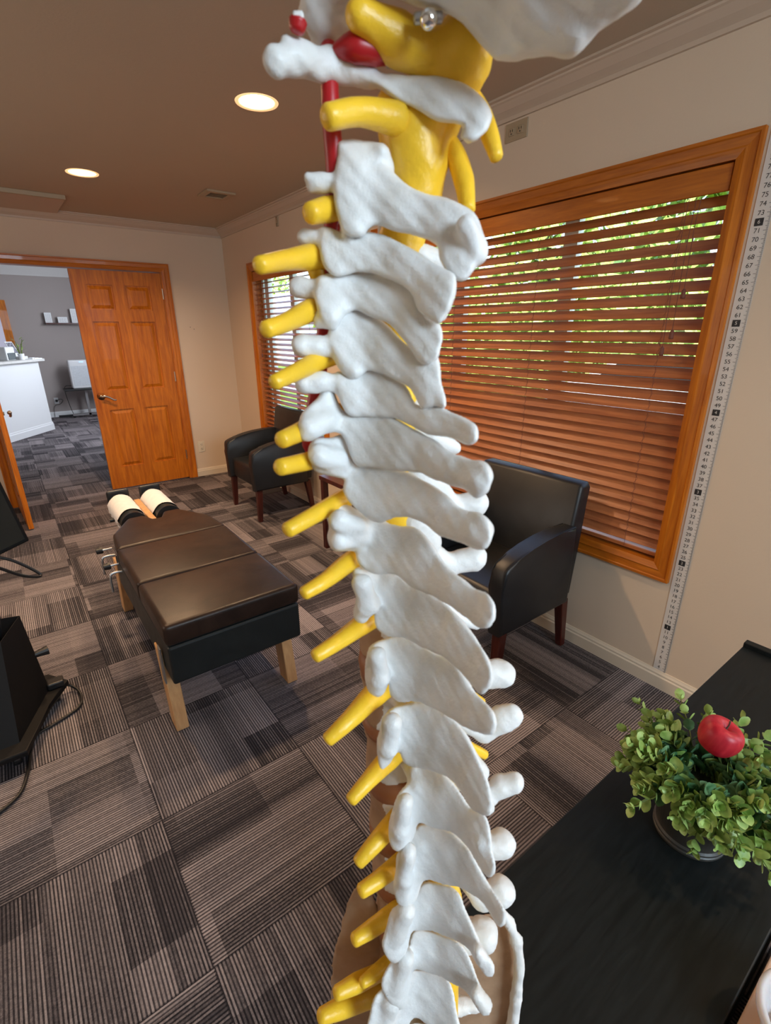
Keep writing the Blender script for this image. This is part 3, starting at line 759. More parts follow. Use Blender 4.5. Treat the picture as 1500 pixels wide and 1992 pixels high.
# ------------------------------------------------------------------ chiropractic table
r = empty('treatment_table', (-1.527, -3.1, 0)); tag(r, 'long brown-black leather treatment table with paper covered headrest cushions', 'treatment table')
def T(o): o.parent = r; o.matrix_parent_inverse = Matrix.Translation((1.527, 3.1, 0)); return o
def cushion(name, poly, z0, z1, mat, bev=.022, parent=None):
    bm = bmesh.new(); A = [bm.verts.new((x, y, z0)) for x, y in poly]; B = [bm.verts.new((x, y, z1)) for x, y in poly]; n = len(poly)
    bm.faces.new(list(reversed(A))); bm.faces.new(B)
    for i in range(n): bm.faces.new((A[i], A[(i + 1) % n], B[(i + 1) % n], B[i]))
    bmesh.ops.recalc_face_normals(bm, faces=bm.faces)
    bmesh.ops.bevel(bm, geom=list(bm.edges), offset=bev, segments=4, affect='EDGES', profile=.6)
    return T(obj(name, bm, mat, smooth=True))
x0, x1 = -1.793, -1.262
cushion('seat_cushion', [(x0, -3.795), (x1, -3.795), (x1, -3.392), (x0, -3.392)], .445, .533, M['tleather'])
cushion('seat_cushion', [(x0, -3.388), (x1, -3.388), (x1, -2.957), (x0, -2.957)], .445, .533, M['tleather'])
cushion('chest_cushion', [(x0, -2.953), (x1, -2.953), (-1.28, -2.74), (-1.39, -2.53), (-1.475, -2.53), (-1.51, -2.62), (-1.545, -2.62), (-1.58, -2.53), (-1.665, -2.53), (-1.775, -2.74)], .45, .533, M['tleather'])
T(obj('upholstered_base', bx(x0 + .004, x1 - .004, -3.79, -2.80, .28, .442, bev=.010, seg=3), M['vinyl']))
T(obj('drop_mechanism', bx(x0 + .06, x1 - .06, -3.70, -2.45, .30, .40), M['blackm']))
T(obj('headrest_frame', bx(-1.66, -1.40, -2.60, -2.02, .43, .455, bev=.004), M['beech']))
T(obj('headrest_frame', bx(-1.545, -1.51, -2.50, -2.06, .455, .49, bev=.004), M['beech']))
for s in (-1, 1):
    cx_ = -1.527 + s * .095
    def halfcyl(bm, R0, y0, y1, z0, seg=14, flat=1.0):
        pts = [(cx_ + R0 * math.cos(a), z0 + R0 * flat * math.sin(a)) for a in [PI * k / seg for k in range(seg + 1)]]
        prism(bm, pts, y0, y1, 'y'); return bm
    T(obj('headrest_cushion', halfcyl(bmesh.new(), .070, -2.47, -2.03, .462, 16, 1.05), M['vinyl'], smooth=False))
    T(obj('headrest_cushion_edge', halfcyl(bmesh.new(), .074, -2.475, -2.455, .462, 16, 1.05), M['leather']))
    # paper cover with a drooping edge
    bm = bmesh.new(); rows = []
    for j in range(9):
        yy = -2.40 + .33 * j / 8; row = []
        for k in range(19):
            a = -.35 + (PI + .7) * k / 18; rr = .0765 + .004 * math.sin(yy * 60 + k * 1.3) * (1 if (k < 4 or k > 14) else .2)
            row.append(bm.verts.new((cx_ + rr * math.cos(a), yy + (.02 * math.sin(k) if j in (0,) and (k < 3 or k > 15) else 0), .462 + rr * 1.05 * math.sin(a))))
        rows.append(row)
    for a, b in zip(rows, rows[1:]):
        for k in range(18): bm.faces.new((a[k], a[k + 1], b[k + 1], b[k]))
    T(obj('paper_cover', bm, M['paper'], smooth=True))
    T(obj('headrest_end', bx(cx_ - .065, cx_ + .065, -2.03, -2.01, .45, .56, bev=.01), M['leather']))
# splayed legs
def tleg(x, yb, yt):
    bm = bmesh.new(); hw, hd = .024, .050
    A = [bm.verts.new((x + a * hw, yt + b * hd, .34)) for a, b in ((-1, -1), (1, -1), (1, 1), (-1, 1))]
    B = [bm.verts.new((x + a * hw, yb + b * hd * .8, 0)) for a, b in ((-1, -1), (1, -1), (1, 1), (-1, 1))]
    bm.faces.new(A); bm.faces.new(B)
    for k in range(4): bm.faces.new((A[k], A[(k + 1) % 4], B[(k + 1) % 4], B[k]))
    bmesh.ops.bevel(bm, geom=list(bm.edges), offset=.003, segments=1, affect='EDGES')
    return T(obj('leg', bm, M['beech']))
tleg(-1.772, -3.665, -3.60); tleg(-1.288, -3.675, -3.61); tleg(-1.755, -2.55, -2.62); tleg(-1.30, -2.55, -2.62)
T(obj('leg_bracket', bx(-1.80, -1.795, -3.68, -3.64, .22, .38, bev=.001), M['steel']))
for (yy, zz) in ((-2.72, .41), (-2.95, .41)):
    bm = bmesh.new()
    tube(bm, [(-1.78, yy, zz), (-1.825, yy, zz + .004), (-1.842, yy - .004, zz - .012), (-1.845, yy - .008, zz - .09)], .006, 8, 4)
    l_ = T(obj('lever', bm, M['steel']))
    bm = lathe(bmesh.new(), [(0, 0), (.017, 0), (.018, .01), (.015, .03), (0, .032)], 14)
    bmesh.ops.transform(bm, matrix=Matrix.Translation((-1.825, yy + .07, zz + .015)) @ Matrix.Rotation(-PI / 2, 4, 'Y'), verts=bm.verts)
    T(obj('knob', bm, M['black']))
    T(obj('knob_spindle', tube(bmesh.new(), [(-1.78, yy + .07, zz + .015), (-1.83, yy + .07, zz + .015)], .005, 8, 0), M['steel']))
T(obj('headrest_knob', tube(bmesh.new(), [(-1.66, -2.25, .445), (-1.72, -2.25, .445)], .012, 10, 0), M['black']))

# ------------------------------------------------------------------ computer cart and monitor at the left edge
r = empty('equipment_cart', (-2.26, -3.30, 0)); tag(r, 'black wheeled equipment cart with open box at the left edge', 'cart')
def K(o): o.parent = r; o.matrix_parent_inverse = Matrix.Translation((2.26, 3.30, 0)); return o
bm = bmesh.new()
A = [(-2.44, -3.56), (-2.27, -3.56), (-2.19, -3.33), (-2.105, -3.20), (-2.17, -3.10), (-2.44, -3.06)]
prism(bm, A, .06, .085, 'z', .006); K(obj('base_plate', bm, M['cartb']))
bm = bmesh.new()
lo = [(-2.44, -3.50), (-2.29, -3.50), (-2.175, -3.22), (-2.44, -3.08)]; hi = [(-2.44, -3.33), (-2.27, -3.33), (-2.205, -3.15), (-2.44, -3.08)]
LO = [bm.verts.new((x, y, .085)) for x, y in lo]; HI = [bm.verts.new((x, y, .42)) for x, y in hi]
bm.faces.new(LO)
for k in range(4): bm.faces.new((LO[k], LO[(k + 1) % 4], HI[(k + 1) % 4], HI[k]))
inn = [bm.verts.new((x * .985 - .035, y * .99 - .03, .42)) for x, y in hi]; dn = [bm.verts.new((v.co.x, v.co.y, .30)) for v in inn]
for k in range(4):
    bm.faces.new((HI[k], HI[(k + 1) % 4], inn[(k + 1) % 4], inn[k])); bm.faces.new((inn[k], inn[(k + 1) % 4], dn[(k + 1) % 4], dn[k]))
bm.faces.new(dn); K(obj('housing', bm, M['cartb']))
K(obj('upright_post', tube(bmesh.new(), [(-2.33, -3.28, .10), (-2.33, -3.30, .60), (-2.32, -3.32, .95)], .018, 12, 4), M['blackm']))
K(obj('side_knob', tube(bmesh.new(), [(-2.20, -3.18, .24), (-2.145, -3.17, .24)], [.012, .02], 12, 0), M['black']))
K(obj('foot_bracket', bx(-2.18, -2.12, -3.24, -3.19, .085, .115, bev=.006), M['black']))
for (cx_, cy_) in ((-2.31, -3.50), (-2.16, -3.20), (-2.38, -3.12)):
    bm = lathe(bmesh.new(), [(0, -.012), (.024, -.012), (.028, -.008), (.028, .008), (.024, .012), (0, .012)], 18)
    bmesh.ops.transform(bm, matrix=Matrix.Translation((cx_, cy_, .028)) @ Matrix.Rotation(PI / 2, 4, 'Y'), verts=bm.verts)
    c_ = K(obj('caster', bm, M['blackm'])); 
    K(obj('caster_fork', bx(cx_ - .02, cx_ + .02, cy_ - .02, cy_ + .02, .035, .065, bev=.003), M['steel' if cx_ < -2.25 and cy_ < -3.4 else 'blackm']))
K(obj('probe_handle', tube(bmesh.new(), [(-2.29, -3.22, .33), (-2.27, -3.25, .50)], [.016, .018], 12, 0), M['black']))
m_ = empty('computer_monitor', (-2.105, -3.5, .85)); tag(m_, 'tilted black flat monitor seen at the left edge above the cart', 'monitor')
ax_u = Vector((-.15, .02, 1)).normalized(); ax_l = Vector((-.86, -.50, -.06)).normalized(); ax_n = ax_l.cross(ax_u).normalized(); ax_l = ax_u.cross(ax_n).normalized()
mm = Matrix((ax_l, ax_n, ax_u)).transposed().to_4x4()
obj('monitor_frame', bx(0, .46, -.018, .018, 0, .30, bev=.006, mat=mm), M['cartb'], m_)
obj('screen', bx(.014, .446, -.0205, -.018, .014, .286, mat=mm), plain('dark_screen', (.008, .014, .016), .14), m_)
obj('monitor_arm', tube(bmesh.new(), [(-.205, -.02, .12), (-.22, .10, .10), (-.215, .18, .06)], .014, 10, 4), M['blackm'], m_)
obj('monitor_cable', tube(bmesh.new(), [(-.12, -.05, .0), (-.05, -.03, -.05), (.012, -.02, -.125), (-.03, -.05, -.105), (-.10, -.09, -.03), (-.14, -.10, .0)], .005, 8, 6), M['wire'], m_)
tag(obj('power_cable', tube(bmesh.new(), [(-2.14, -3.18, .06), (-2.10, -3.17, .03), (-2.075, -3.22, .008), (-2.09, -3.31, .008), (-2.18, -3.36, .008), (-2.25, -3.39, .008), (-2.27, -3.47, .008), (-2.285, -3.58, .008), (-2.32, -3.68, .008), (-2.42, -3.74, .008)], .006, 8, 6), M['wire'], smooth=True), 'black cable looping over the carpet from the cart base', 'cable')

# ------------------------------------------------------------------ console desk, plant, apple, tub
r = empty('console_table', (-1.22, -5.28, 0)); tag(r, 'long narrow black wood grain console table at the lower right', 'table')
def D(o): o.parent = r; o.matrix_parent_inverse = Matrix.Translation((1.22, 5.28, 0)); return o
DXL, DXR, DY0, DY1 = -1.76, -.70, -5.416, -5.148
D(obj('table_top', bx(DXL, DXR, DY0, DY1, .722, .75, bev=.002), M['desk']))
D(obj('end_panel', bx(DXR, DXR + .022, DY0, DY1, 0, .762, bev=.002), M['desk']))
D(obj('end_panel', bx(DXL, DXL + .022, DY0 + .01, DY1 - .01, 0, .722), M['desk']))
D(obj('back_panel', bx(DXL + .022, DXR, DY1 - .03, DY1 - .015, .05, .722), M['desk']))
D(obj('shelf', bx(DXL + .022, DXR, DY0 + .02, DY1 - .03, .36, .38), M['desk']))
D(obj('shelf', bx(DXL + .022, DXR, DY0 + .02, DY1 - .03, .05, .07), M['desk']))
# tan side cabinet next to the console
r = empty('tan_cabinet', (-1.1, -5.62, 0)); tag(r, 'pink-beige laminate cabinet top at the bottom right corner', 'cabinet')
obj('cabinet_top', bx(-.57, .35, -.19, .195, .72, .745, bev=.002), M['skin'], r)
obj('cabinet_body', bx(-.55, .33, -.17, .175, .0, .72), M['skin'], r)
tub = empty('plastic_tub', (-1.508, -5.487, .745)); tag(tub, 'translucent white plastic tub at the bottom right corner', 'tub')
bm = lathe(bmesh.new(), [(0, 0), (.040, 0), (.046, .006), (.052, .050), (.060, .055), (.0605, .060), (.058, .064), (.054, .063), (.050, .056), (.044, .010), (.038, .006), (0, .006)], 48)
obj('tub_wall', bm, M['frost'], tub, smooth=True)
bm = lathe(bmesh.new(), [(0, .008), (.036, .010), (.030, .022), (.012, .028), (0, .026)], 32); obj('tub_contents', bm, M['paper'], tub, smooth=True)

pc = (-1.330, -5.285)
r = empty('potted_plant', (*pc, .75)); tag(r, 'leafy green artificial plant in a small brown-grey pot on the black console', 'plant')
def potmat():
    k = NB('pot_clay', .45, .5); v = k.coord(); f = k.noise(v, 14, 4)
    k.set('Base Color', k.ramp(f, [(.35, (.028, .028, .025)), (.7, (.055, .048, .040))])); return k.mat
obj('pot', lathe(bmesh.new(), [(0, 0), (.050, 0), (.0515, .003), (.0515, .006), (.0495, .008), (.0515, .010), (.0515, .013), (.049, .016), (.056, .095), (.0575, .098), (.0575, .101), (.053, .101), (.050, .088), (0, .088)], 56), potmat(), r, smooth=False)
obj('soil', lathe(bmesh.new(), [(0, .084), (.050, .084), (.045, .094), (.02, .099), (0, .10)], 24), M['soil'], r, smooth=True)
bmS = bmesh.new(); bmY = bmesh.new(); bmD = bmesh.new()
rng = random.Random(3)
def leaf(bm, c, d, n, L):
    """rounded cupped leaf starting at c along d with face normal n"""
    s = d.cross(n).normalized(); n = s.cross(d).normalized(); out = []; W_ = L * .82
    prof = [(0, .12), (.15, .55), (.4, .95), (.62, 1.0), (.82, .72), (.94, .35), (1.0, .05)]
    rows = []
    for t, wv in prof:
        base = c + d * L * t + n * (L * .18 * (t * t))
        rows.append([bm.verts.new(base - s * W_ * .5 * wv + n * (.12 * L * wv)), bm.verts.new(base), bm.verts.new(base + s * W_ * .5 * wv + n * (.12 * L * wv))])
    for a, b in zip(rows, rows[1:]):
        bm.faces.new((a[0], a[1], b[1], b[0])); bm.faces.new((a[1], a[2], b[2], b[1]))
specs = []
for k in range(84):
    a = rng.uniform(0, 2 * PI); el = rng.uniform(-.20, .85); ln = rng.uniform(.060, .098) * (1.12 - .25 * max(0, el))
    specs.append((a, el, ln))
to_px = Vector((-.98, .10, 0))
specs += [(math.radians(160), .10, .125), (math.radians(118), .50, .105), (math.radians(108), .35, .10), (math.radians(20), .35, .12), (math.radians(-70), .1, .12), (math.radians(-60), .3, .13), (math.radians(-90), -.1, .11), (math.radians(-30), .4, .12), (math.radians(-110), .05, .10), (math.radians(-80), .45, .12), (math.radians(200), -.35, .085), (math.radians(-100), .3, .12)] + [(math.radians(q), e, .125) for q, e in ((-50, .6), (-65, .15), (-80, .2), (-40, .2), (-95, .1), (-72, .5), (-20, .6), (0, .5), (40, .5), (70, .4))]
for a, el, ln in specs:
    d = Vector((math.cos(a) * math.cos(el), math.sin(a) * math.cos(el), math.sin(el)))
    p0 = Vector((math.cos(a) * .02, math.sin(a) * .02, .092)); ln *= .86 if math.cos(a) < -.2 and math.sin(a) > -.5 else 1; p1 = p0 + d * ln * .5 + Vector((0, 0, .012)); p2 = p0 + d * ln + Vector((0, 0, -.002))
    tube(bmS, [p0, p1, p2], [.0012, .001, .0008], 5, 3)
    path = catmull([p0, p1, p2], 8); nl = len(path)
    for i in range(2, nl, 2):
        t = i / (nl - 1); dd = (path[min(i + 1, nl - 1)] - path[i - 1]).normalized(); s = dd.orthogonal().normalized()
        s = (Matrix.Rotation((i // 2) * PI / 2 + a, 3, dd) @ s)
        L_ = (.0255 - .009 * t) * rng.uniform(.85, 1.2)
        for q in (-1, 1):
            ld = (s * q * .9 + dd * (.35 + .5 * t)).normalized()
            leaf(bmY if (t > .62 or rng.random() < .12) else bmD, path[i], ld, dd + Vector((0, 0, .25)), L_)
    for q in range(3):
        s = Matrix.Rotation(q * 2.1, 3, d) @ d.orthogonal().normalized()
        leaf(bmY, p2, (s * .7 + d * .7).normalized(), d, .0115)
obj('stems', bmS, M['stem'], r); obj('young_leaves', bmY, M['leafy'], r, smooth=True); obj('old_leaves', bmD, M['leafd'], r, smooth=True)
ap = empty('apple', (-1.304, -5.284, .926)); tag(ap, 'red apple resting on top of the plant leaves', 'apple'); ap.rotation_euler = (math.radians(14), math.radians(10), 0)
prof = [(0, -.024), (.008, -.028), (.018, -.0295), (.027, -.024), (.034, -.010), (.0365, .006), (.034, .020), (.027, .029), (.018, .0315), (.010, .028), (.004, .021), (0, .018)]
bm = lathe(bmesh.new(), prof, 40)
for v in bm.verts:
    a = math.atan2(v.co.y, v.co.x); f = 1 + .025 * math.cos(5 * a) * (.4 - v.co.z * 8); v.co.x *= f; v.co.y *= f
o = obj('apple_body', bm, M['apple'], ap, smooth=True); md = o.modifiers.new('s', 'SUBSURF'); md.levels = 1; md.render_levels = 2
obj('stalk', tube(bmesh.new(), [(0, 0, .018), (.002, 0, .030), (-.004, .002, .042)], [.0016, .0013, .0016], 8, 4), M['bark'], ap)
ap.scale = (.82, .82, .82)

# ------------------------------------------------------------------ anatomical spine model on its stand
# Laid out on an upright plane 0.165 m in front of the photographer; s is the distance (mm) off that plane towards the viewer.
FH = np.array([.602, .7985, 0.0]); FH /= np.linalg.norm(FH)
SD = .165
MMP = SD / FPX * 1000
def rays(u, v):
    a = (u - 750) / FPX; b = (996 - v) / FPX
    return np.stack([ROT[i, 0] * a + ROT[i, 1] * b - ROT[i, 2] for i in range(3)], -1)
def SPA(u, v, s):
    u, v, s = np.broadcast_arrays(np.asarray(u, float), np.asarray(v, float), np.asarray(s, float))
    d = rays(u, v); h = d @ FH
    return CAM + d * ((SD - s / 1000) / h)[..., None]
def SP(u, v, s=0.0): return Vector(SPA(u, v, s).tolist())
def pxr(u, v, s, r):        # radius in metres of r pixels at that place
    P = SPA(u, v, s); z = float((P - CAM) @ (-ROT[:, 2])); return r * z / FPX
def vforz(u, s, z):
    lo, hi = -600., 3200.
    for _ in range(40):
        m_ = (lo + hi) / 2
        if SPA(u, m_, s)[2] > z: lo = m_
        else: hi = m_
    return (lo + hi) / 2

def surface_nets(F):
    ins = F < 0; nx, ny, nz = F.shape
    acc = np.zeros((nx - 1, ny - 1, nz - 1, 3)); cnt = np.zeros((nx - 1, ny - 1, nz - 1)); quads = []; idx = {}
    for ax in range(3):
        sl0 = [slice(None)] * 3; sl1 = [slice(None)] * 3; sl0[ax] = slice(0, -1); sl1[ax] = slice(1, None)
        A = F[tuple(sl0)]; B = F[tuple(sl1)]; cr = ins[tuple(sl0)] != ins[tuple(sl1)]
        I = np.argwhere(cr); t = (A / (A - B + 1e-12))[cr]; pos = I.astype(float); pos[:, ax] += t
        o = [k for k in range(3) if k != ax]
        for da in (0, 1):
            for db in (0, 1):
                c = I.copy(); c[:, o[0]] -= da; c[:, o[1]] -= db
                ok = (c >= 0).all(1) & (c[:, 0] < nx - 1) & (c[:, 1] < ny - 1) & (c[:, 2] < nz - 1)
                np.add.at(acc, tuple(c[ok].T), pos[ok]); np.add.at(cnt, tuple(c[ok].T), 1)
        idx[ax] = (I, ins[tuple(sl0)][cr])
    act = cnt > 0; ids = -np.ones(cnt.shape, int); ids[act] = np.arange(act.sum())
    V = acc[act] / cnt[act][:, None]
    for ax in range(3):
        I, si = idx[ax]; o = [(ax + 1) % 3, (ax + 2) % 3]
        ok = (I[:, o[0]] > 0) & (I[:, o[1]] > 0) & (I[:, o[0]] < F.shape[o[0]] - 1) & (I[:, o[1]] < F.shape[o[1]] - 1)
        I = I[ok]; si = si[ok]; c = []
        for da, db in ((1, 1), (0, 1), (0, 0), (1, 0)):
            q = I.copy(); q[:, o[0]] -= da; q[:, o[1]] -= db; c.append(ids[tuple(q.T)])
        Q = np.stack(c, 1); Q[~si] = Q[~si][:, ::-1]; quads.append(Q)
    return V, np.concatenate(quads)
def poly_sd(U, V, P):
    P = np.array(P, float); d = np.full(U.shape, 1e9); ins = np.zeros(U.shape, bool); n = len(P)
    for i in range(n):
        a, b = P[i], P[(i + 1) % n]; e = b - a; wx, wy = U - a[0], V - a[1]
        t = np.clip((wx * e[0] + wy * e[1]) / (e @ e), 0, 1); d = np.minimum(d, np.hypot(wx - e[0] * t, wy - e[1] * t))
        c1 = (a[1] > V) != (b[1] > V)
        with np.errstate(divide='ignore', invalid='ignore'): c2 = U < (b[0] - a[0]) * (V - a[1]) / (b[1] - a[1] + 1e-12) + a[0]
        ins ^= (c1 & c2)
    return np.where(ins, -d, d)
def smin(a, b, k): h = np.clip(.5 + .5 * (b - a) / k, 0, 1); return b * (1 - h) + a * h - k * h * (1 - h)
def smooth_poly(P, n=3):
    P = [Vector((*p, 0)) for p in P]; N = len(P); out = []
    for i in range(N):
        a, b, c, d = P[i - 1], P[i], P[(i + 1) % N], P[(i + 2) % N]
        for k in range(n):
            t = k / n; q = .5 * ((2 * b) + (c - a) * t + (2 * a - 5 * b + 4 * c - d) * t * t + (3 * b - a - 3 * c + d) * t ** 3); out.append((q.x, q.y))
    return out
def sdf_part(name, parent, mat, plates=(), caps=(), bodies=(), k=2.2, step=(3.2, 3.2, 1.0), noise=.35, seed=0, carve=(), body_u=None):
    """plates: dict(poly, g, s0, a, b, c, T, up, infl); caps: list of (u,v,s,r_px) chains; bodies: (u, s, z, r_mm, h_mm)"""
    us, vs, ss = [], [], []
    for p in plates:
        P = np.array(p['poly']); us += [P[:, 0].min() - 12, P[:, 0].max() + 12]; vs += [P[:, 1].min() - 12 - p.get('up', 0), P[:, 1].max() + 12]
        vc = P[:, 1].mean()
        for (u, v) in P: ss += [p['s0'] + p['a'] * max(u - p['g'], 0) + p['b'] * max(p['g'] - u, 0) + p['c'] * (v - vc)]
        ss += [max(ss) + p['T'] * 2.4, min(ss) - p['T'] * 2.2]
    for ch in caps:
        for (u, v, s, r) in ch: us += [u - r - 8, u + r + 8]; vs += [v - r * 1.3 - 8, v + r * 1.3 + 8]; ss += [s - r * .4 - 3, s + r * .4 + 3]
    for (u, s, z, r, h) in bodies:
        v0 = vforz(u, s, z + h / 2000); v1 = vforz(u, s, z - h / 2000); rp = r / (MMP * .9)
        us += [u - rp * 1.5, u + rp * 1.5]; vs += [v0 - rp * .9 - 10, v1 + rp * .9 + 10]; ss += [s - r - 4, s + r + 4]
    u0, u1, v0, v1, s0, s1 = min(us), max(us), min(vs), max(vs), min(ss), max(ss)
    gu = np.arange(u0, u1 + step[0], step[0]); gv = np.arange(v0, v1 + step[1], step[1]); gs = np.arange(s0, s1 + step[2], step[2])
    U2, V2 = np.meshgrid(gu, gv, indexing='ij')
    d2 = rays(U2, V2); hh = d2 @ FH; phi = np.arctan((V2 - 996) / FPX)
    zfac = 1.0 / hh                                     # view depth per horizontal distance
    mm = SD * 1000 * zfac / FPX                          # mm per px at s=0
    D3 = (SD * 1000 - gs)[None, None, :]
    W = CAM * 1000 + d2[:, :, None, :] * (D3 / hh[..., None])[..., None]     # world position in mm
    F = None
    for p in plates:
        e = poly_sd(U2, V2, p['poly'])
        if p.get('up'): e = smin(e, poly_sd(U2, V2 + p['up'], p['poly']), 6)
        em = e * mm
        vc = np.array(p['poly'])[:, 1].mean(); q = 14.0
        x = U2 - p['g']; sp = np.log1p(np.exp(np.clip(x / q, -30, 30))) * q; sn = sp - x
        mid = p['s0'] + p['a'] * sp + p['b'] * sn + p['c'] * (V2 - vc)
        if 'cap' in p: mid = np.minimum(mid, p['cap'])
        infl = p.get('infl', 2.6); wdt = p.get('w', 8.0)
        inn = np.clip(-em / wdt, 0, 1); front = p['T'] + infl * np.sqrt(1 - (1 - inn) ** 2)
        ds = (gs[None, None, :] - mid[..., None]) * zfac[..., None] * .86
        dz = np.where(ds > 0, ds - front[..., None] + p['T'] * 0, -ds - p['T'])
        r = p['T'] * .9; A = em[..., None] + r; B = dz + r
        f = np.minimum(np.maximum(A, B), 0) + np.hypot(np.maximum(A, 0), np.maximum(B, 0)) - r
        F = f if F is None else smin(F, f, k)
    for ch in caps:
        pts = [(SPA(u, v, s) * 1000, pxr(u, v, s, r) * 1000) for (u, v, s, r) in ch]
        if len(pts) == 1: pts = pts * 2
        for (a, ra), (b, rb) in zip(pts, pts[1:]):
            e = b - a; t = np.clip(((W - a) @ e) / max(e @ e, 1e-6), 0, 1)
            f = np.linalg.norm(W - a - t[..., None] * e, axis=-1) - (ra + (rb - ra) * t)
            F = f if F is None else smin(F, f, k)
    for (u, s, z, r, h) in bodies:
        c = SPA(u, vforz(u, s, z), s) * 1000; R_ = np.hypot(W[..., 0] - c[0], W[..., 1] - c[1]); Z = W[..., 2] - c[2]
        rr = r - 1.8 * np.clip(1 - (2 * Z / h) ** 2, 0, 1)
        A = R_ - rr + 2; B = np.abs(Z) - h / 2 + 2
        f = np.minimum(np.maximum(A, B), 0) + np.hypot(np.maximum(A, 0), np.maximum(B, 0)) - 2
        F = f if F is None else smin(F, f, k)
    for (u, v, s, r) in carve:
        c = SPA(u, v, s) * 1000; f = -(np.linalg.norm(W - c, axis=-1) - pxr(u, v, s, r) * 1000); F = -smin(-F, -f, 2.0)
    if noise:
        x, y, z = W[..., 0], W[..., 1], W[..., 2]
        F = F + noise * (np.sin(x * .31 + seed) * np.sin(y * .37 + seed * 2.1) + .8 * np.sin(z * .42 + seed * 1.7 + x * .2) * np.sin((x - y) * .23 + seed) + .5 * np.sin(x * .8 + z * .5) * np.sin(y * .9 - z * .7 + seed))
    F[0], F[-1] = np.maximum(F[0], .1), np.maximum(F[-1], .1); F[:, 0] = np.maximum(F[:, 0], .1); F[:, -1] = np.maximum(F[:, -1], .1); F[..., 0] = np.maximum(F[..., 0], .1); F[..., -1] = np.maximum(F[..., -1], .1)
    V, Q = surface_nets(F)
    P = SPA(u0 + V[:, 0] * step[0], v0 + V[:, 1] * step[1], s0 + V[:, 2] * step[2])
    a = P[Q[:, 0]]; n_ = np.cross(P[Q[:, 1]] - a, P[Q[:, 2]] - a); c0 = P.mean(0)
    if np.einsum('ij,ij->', n_, a - c0) < 0: Q = Q[:, ::-1]
    me = bpy.data.meshes.new(name); me.from_pydata(P.tolist(), [], Q.tolist()); me.update()
    # keep only pieces of some size, then a light smoothing
    bm = bmesh.new(); bm.from_mesh(me)
    bm.verts.ensure_lookup_table(); seen = set(); comps = []
    for v in bm.verts:
        if v.index in seen: continue
        st = [v]; seen.add(v.index); comp = []
        while st:
            w_ = st.pop(); comp.append(w_)
            for e in w_.link_edges:
                o_ = e.other_vert(w_)
                if o_.index not in seen: seen.add(o_.index); st.append(o_)
        comps.append(comp)
    big = max(len(c) for c in comps)
    bmesh.ops.delete(bm, geom=[v for c in comps if len(c) < max(60, big * .02) for v in c], context='VERTS')
    bmesh.ops.smooth_vert(bm, verts=bm.verts, factor=.5, use_axis_x=True, use_axis_y=True, use_axis_z=True)
    bm.to_mesh(me); bm.free()
    o = link(name, me, mat, None, smooth=True)
    if body_u is not None:       # faces deeper than the arch, up to a column limit, get the tan tone
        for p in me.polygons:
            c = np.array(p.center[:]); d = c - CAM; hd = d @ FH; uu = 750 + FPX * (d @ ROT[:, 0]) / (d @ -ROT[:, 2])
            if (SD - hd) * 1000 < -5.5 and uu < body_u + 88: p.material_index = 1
    o.parent = parent; o.matrix_parent_inverse = Matrix.Translation(-Vector(parent.location))
    return o

sp0 = SP(830, 996, 0)
SPN = empty('spine_model', (sp0.x, sp0.y, 0)); tag(SPN, 'white life-size anatomical spine model with yellow nerves hanging close to the camera', 'spine model')
def PS(o): o.parent = SPN; o.matrix_parent_inverse = Matrix.Translation(-Vector(SPN.location)); return o
def capsule(name, chain, mat, seg=14):
    pts = [SP(u, v, s) for u, v, s, r in chain]; rd = [pxr(u, v, s, r) for u, v, s, r in chain]
    # rounded ends
    d0 = (pts[0] - pts[1]).normalized(); d1 = (pts[-1] - pts[-2]).normalized()
    path = catmull(pts, 5) if len(pts) > 2 else [pts[0].lerp(pts[1], t / 5) for t in range(6)]
    n = len(path); rr = []
    for i in range(n):
        x = i / (n - 1) * (len(rd) - 1); j = min(int(x), len(rd) - 2); rr.append(rd[j] + (rd[j + 1] - rd[j]) * (x - j))
    head = [(path[0] + d0 * rr[0] * .45 * math.sin(a), rr[0] * math.cos(a)) for a in (1.45, 1.1, .6)]
    tail = [(path[-1] + d1 * rr[-1] * .45 * math.sin(a), rr[-1] * math.cos(a)) for a in (.6, 1.1, 1.45)]
    allp = head + list(zip(path, rr)) + tail
    bm = bmesh.new(); tube(bm, [p for p, _ in allp], [r for _, r in allp], seg, 0)
    return PS(obj(name, bm, mat, smooth=True))

BN = M['bone']
# each vertebra: visible outline of lamina + spinous process, fold column g, and extra processes
def plate(poly, g, s0, a=.12, b=.05, c=.05, T=1.6, up=12, infl=2.6, w=8.0, **k):
    if w <= 9: T *= .70; infl *= .62; w *= 1.4
    if a >= .07: a *= 1.18
    return dict(poly=smooth_poly(poly), g=g, s0=s0, a=a, b=b, c=c, T=T, up=up, infl=infl, w=w, **k)
VERT = []
def body_at(u, v, s=10):          # world height of a lamina point
    return float(SPA(u, v, s)[2])
# C1
VERT.append(dict(plates=[plate([(700, 130), (735, 140), (790, 147), (840, 147), (895, 158), (930, 185), (955, 225), (947, 255), (918, 277), (895, 268), (900, 243), (850, 232), (790, 205), (745, 175), (705, 155)], 800, 4, .03, .01, .03, 1.6, 0, 2.2)],
    caps=[[(540, 120, 16, 26), (575, 115, 12, 30), (640, 130, 4, 26), (720, 150, 3, 20)], [(560, 85, 14, 14), (600, 110, 10, 20)], [(925, 235, 8, 22), (912, 268, 7, 10)]], bodies=[], mk=1.5))
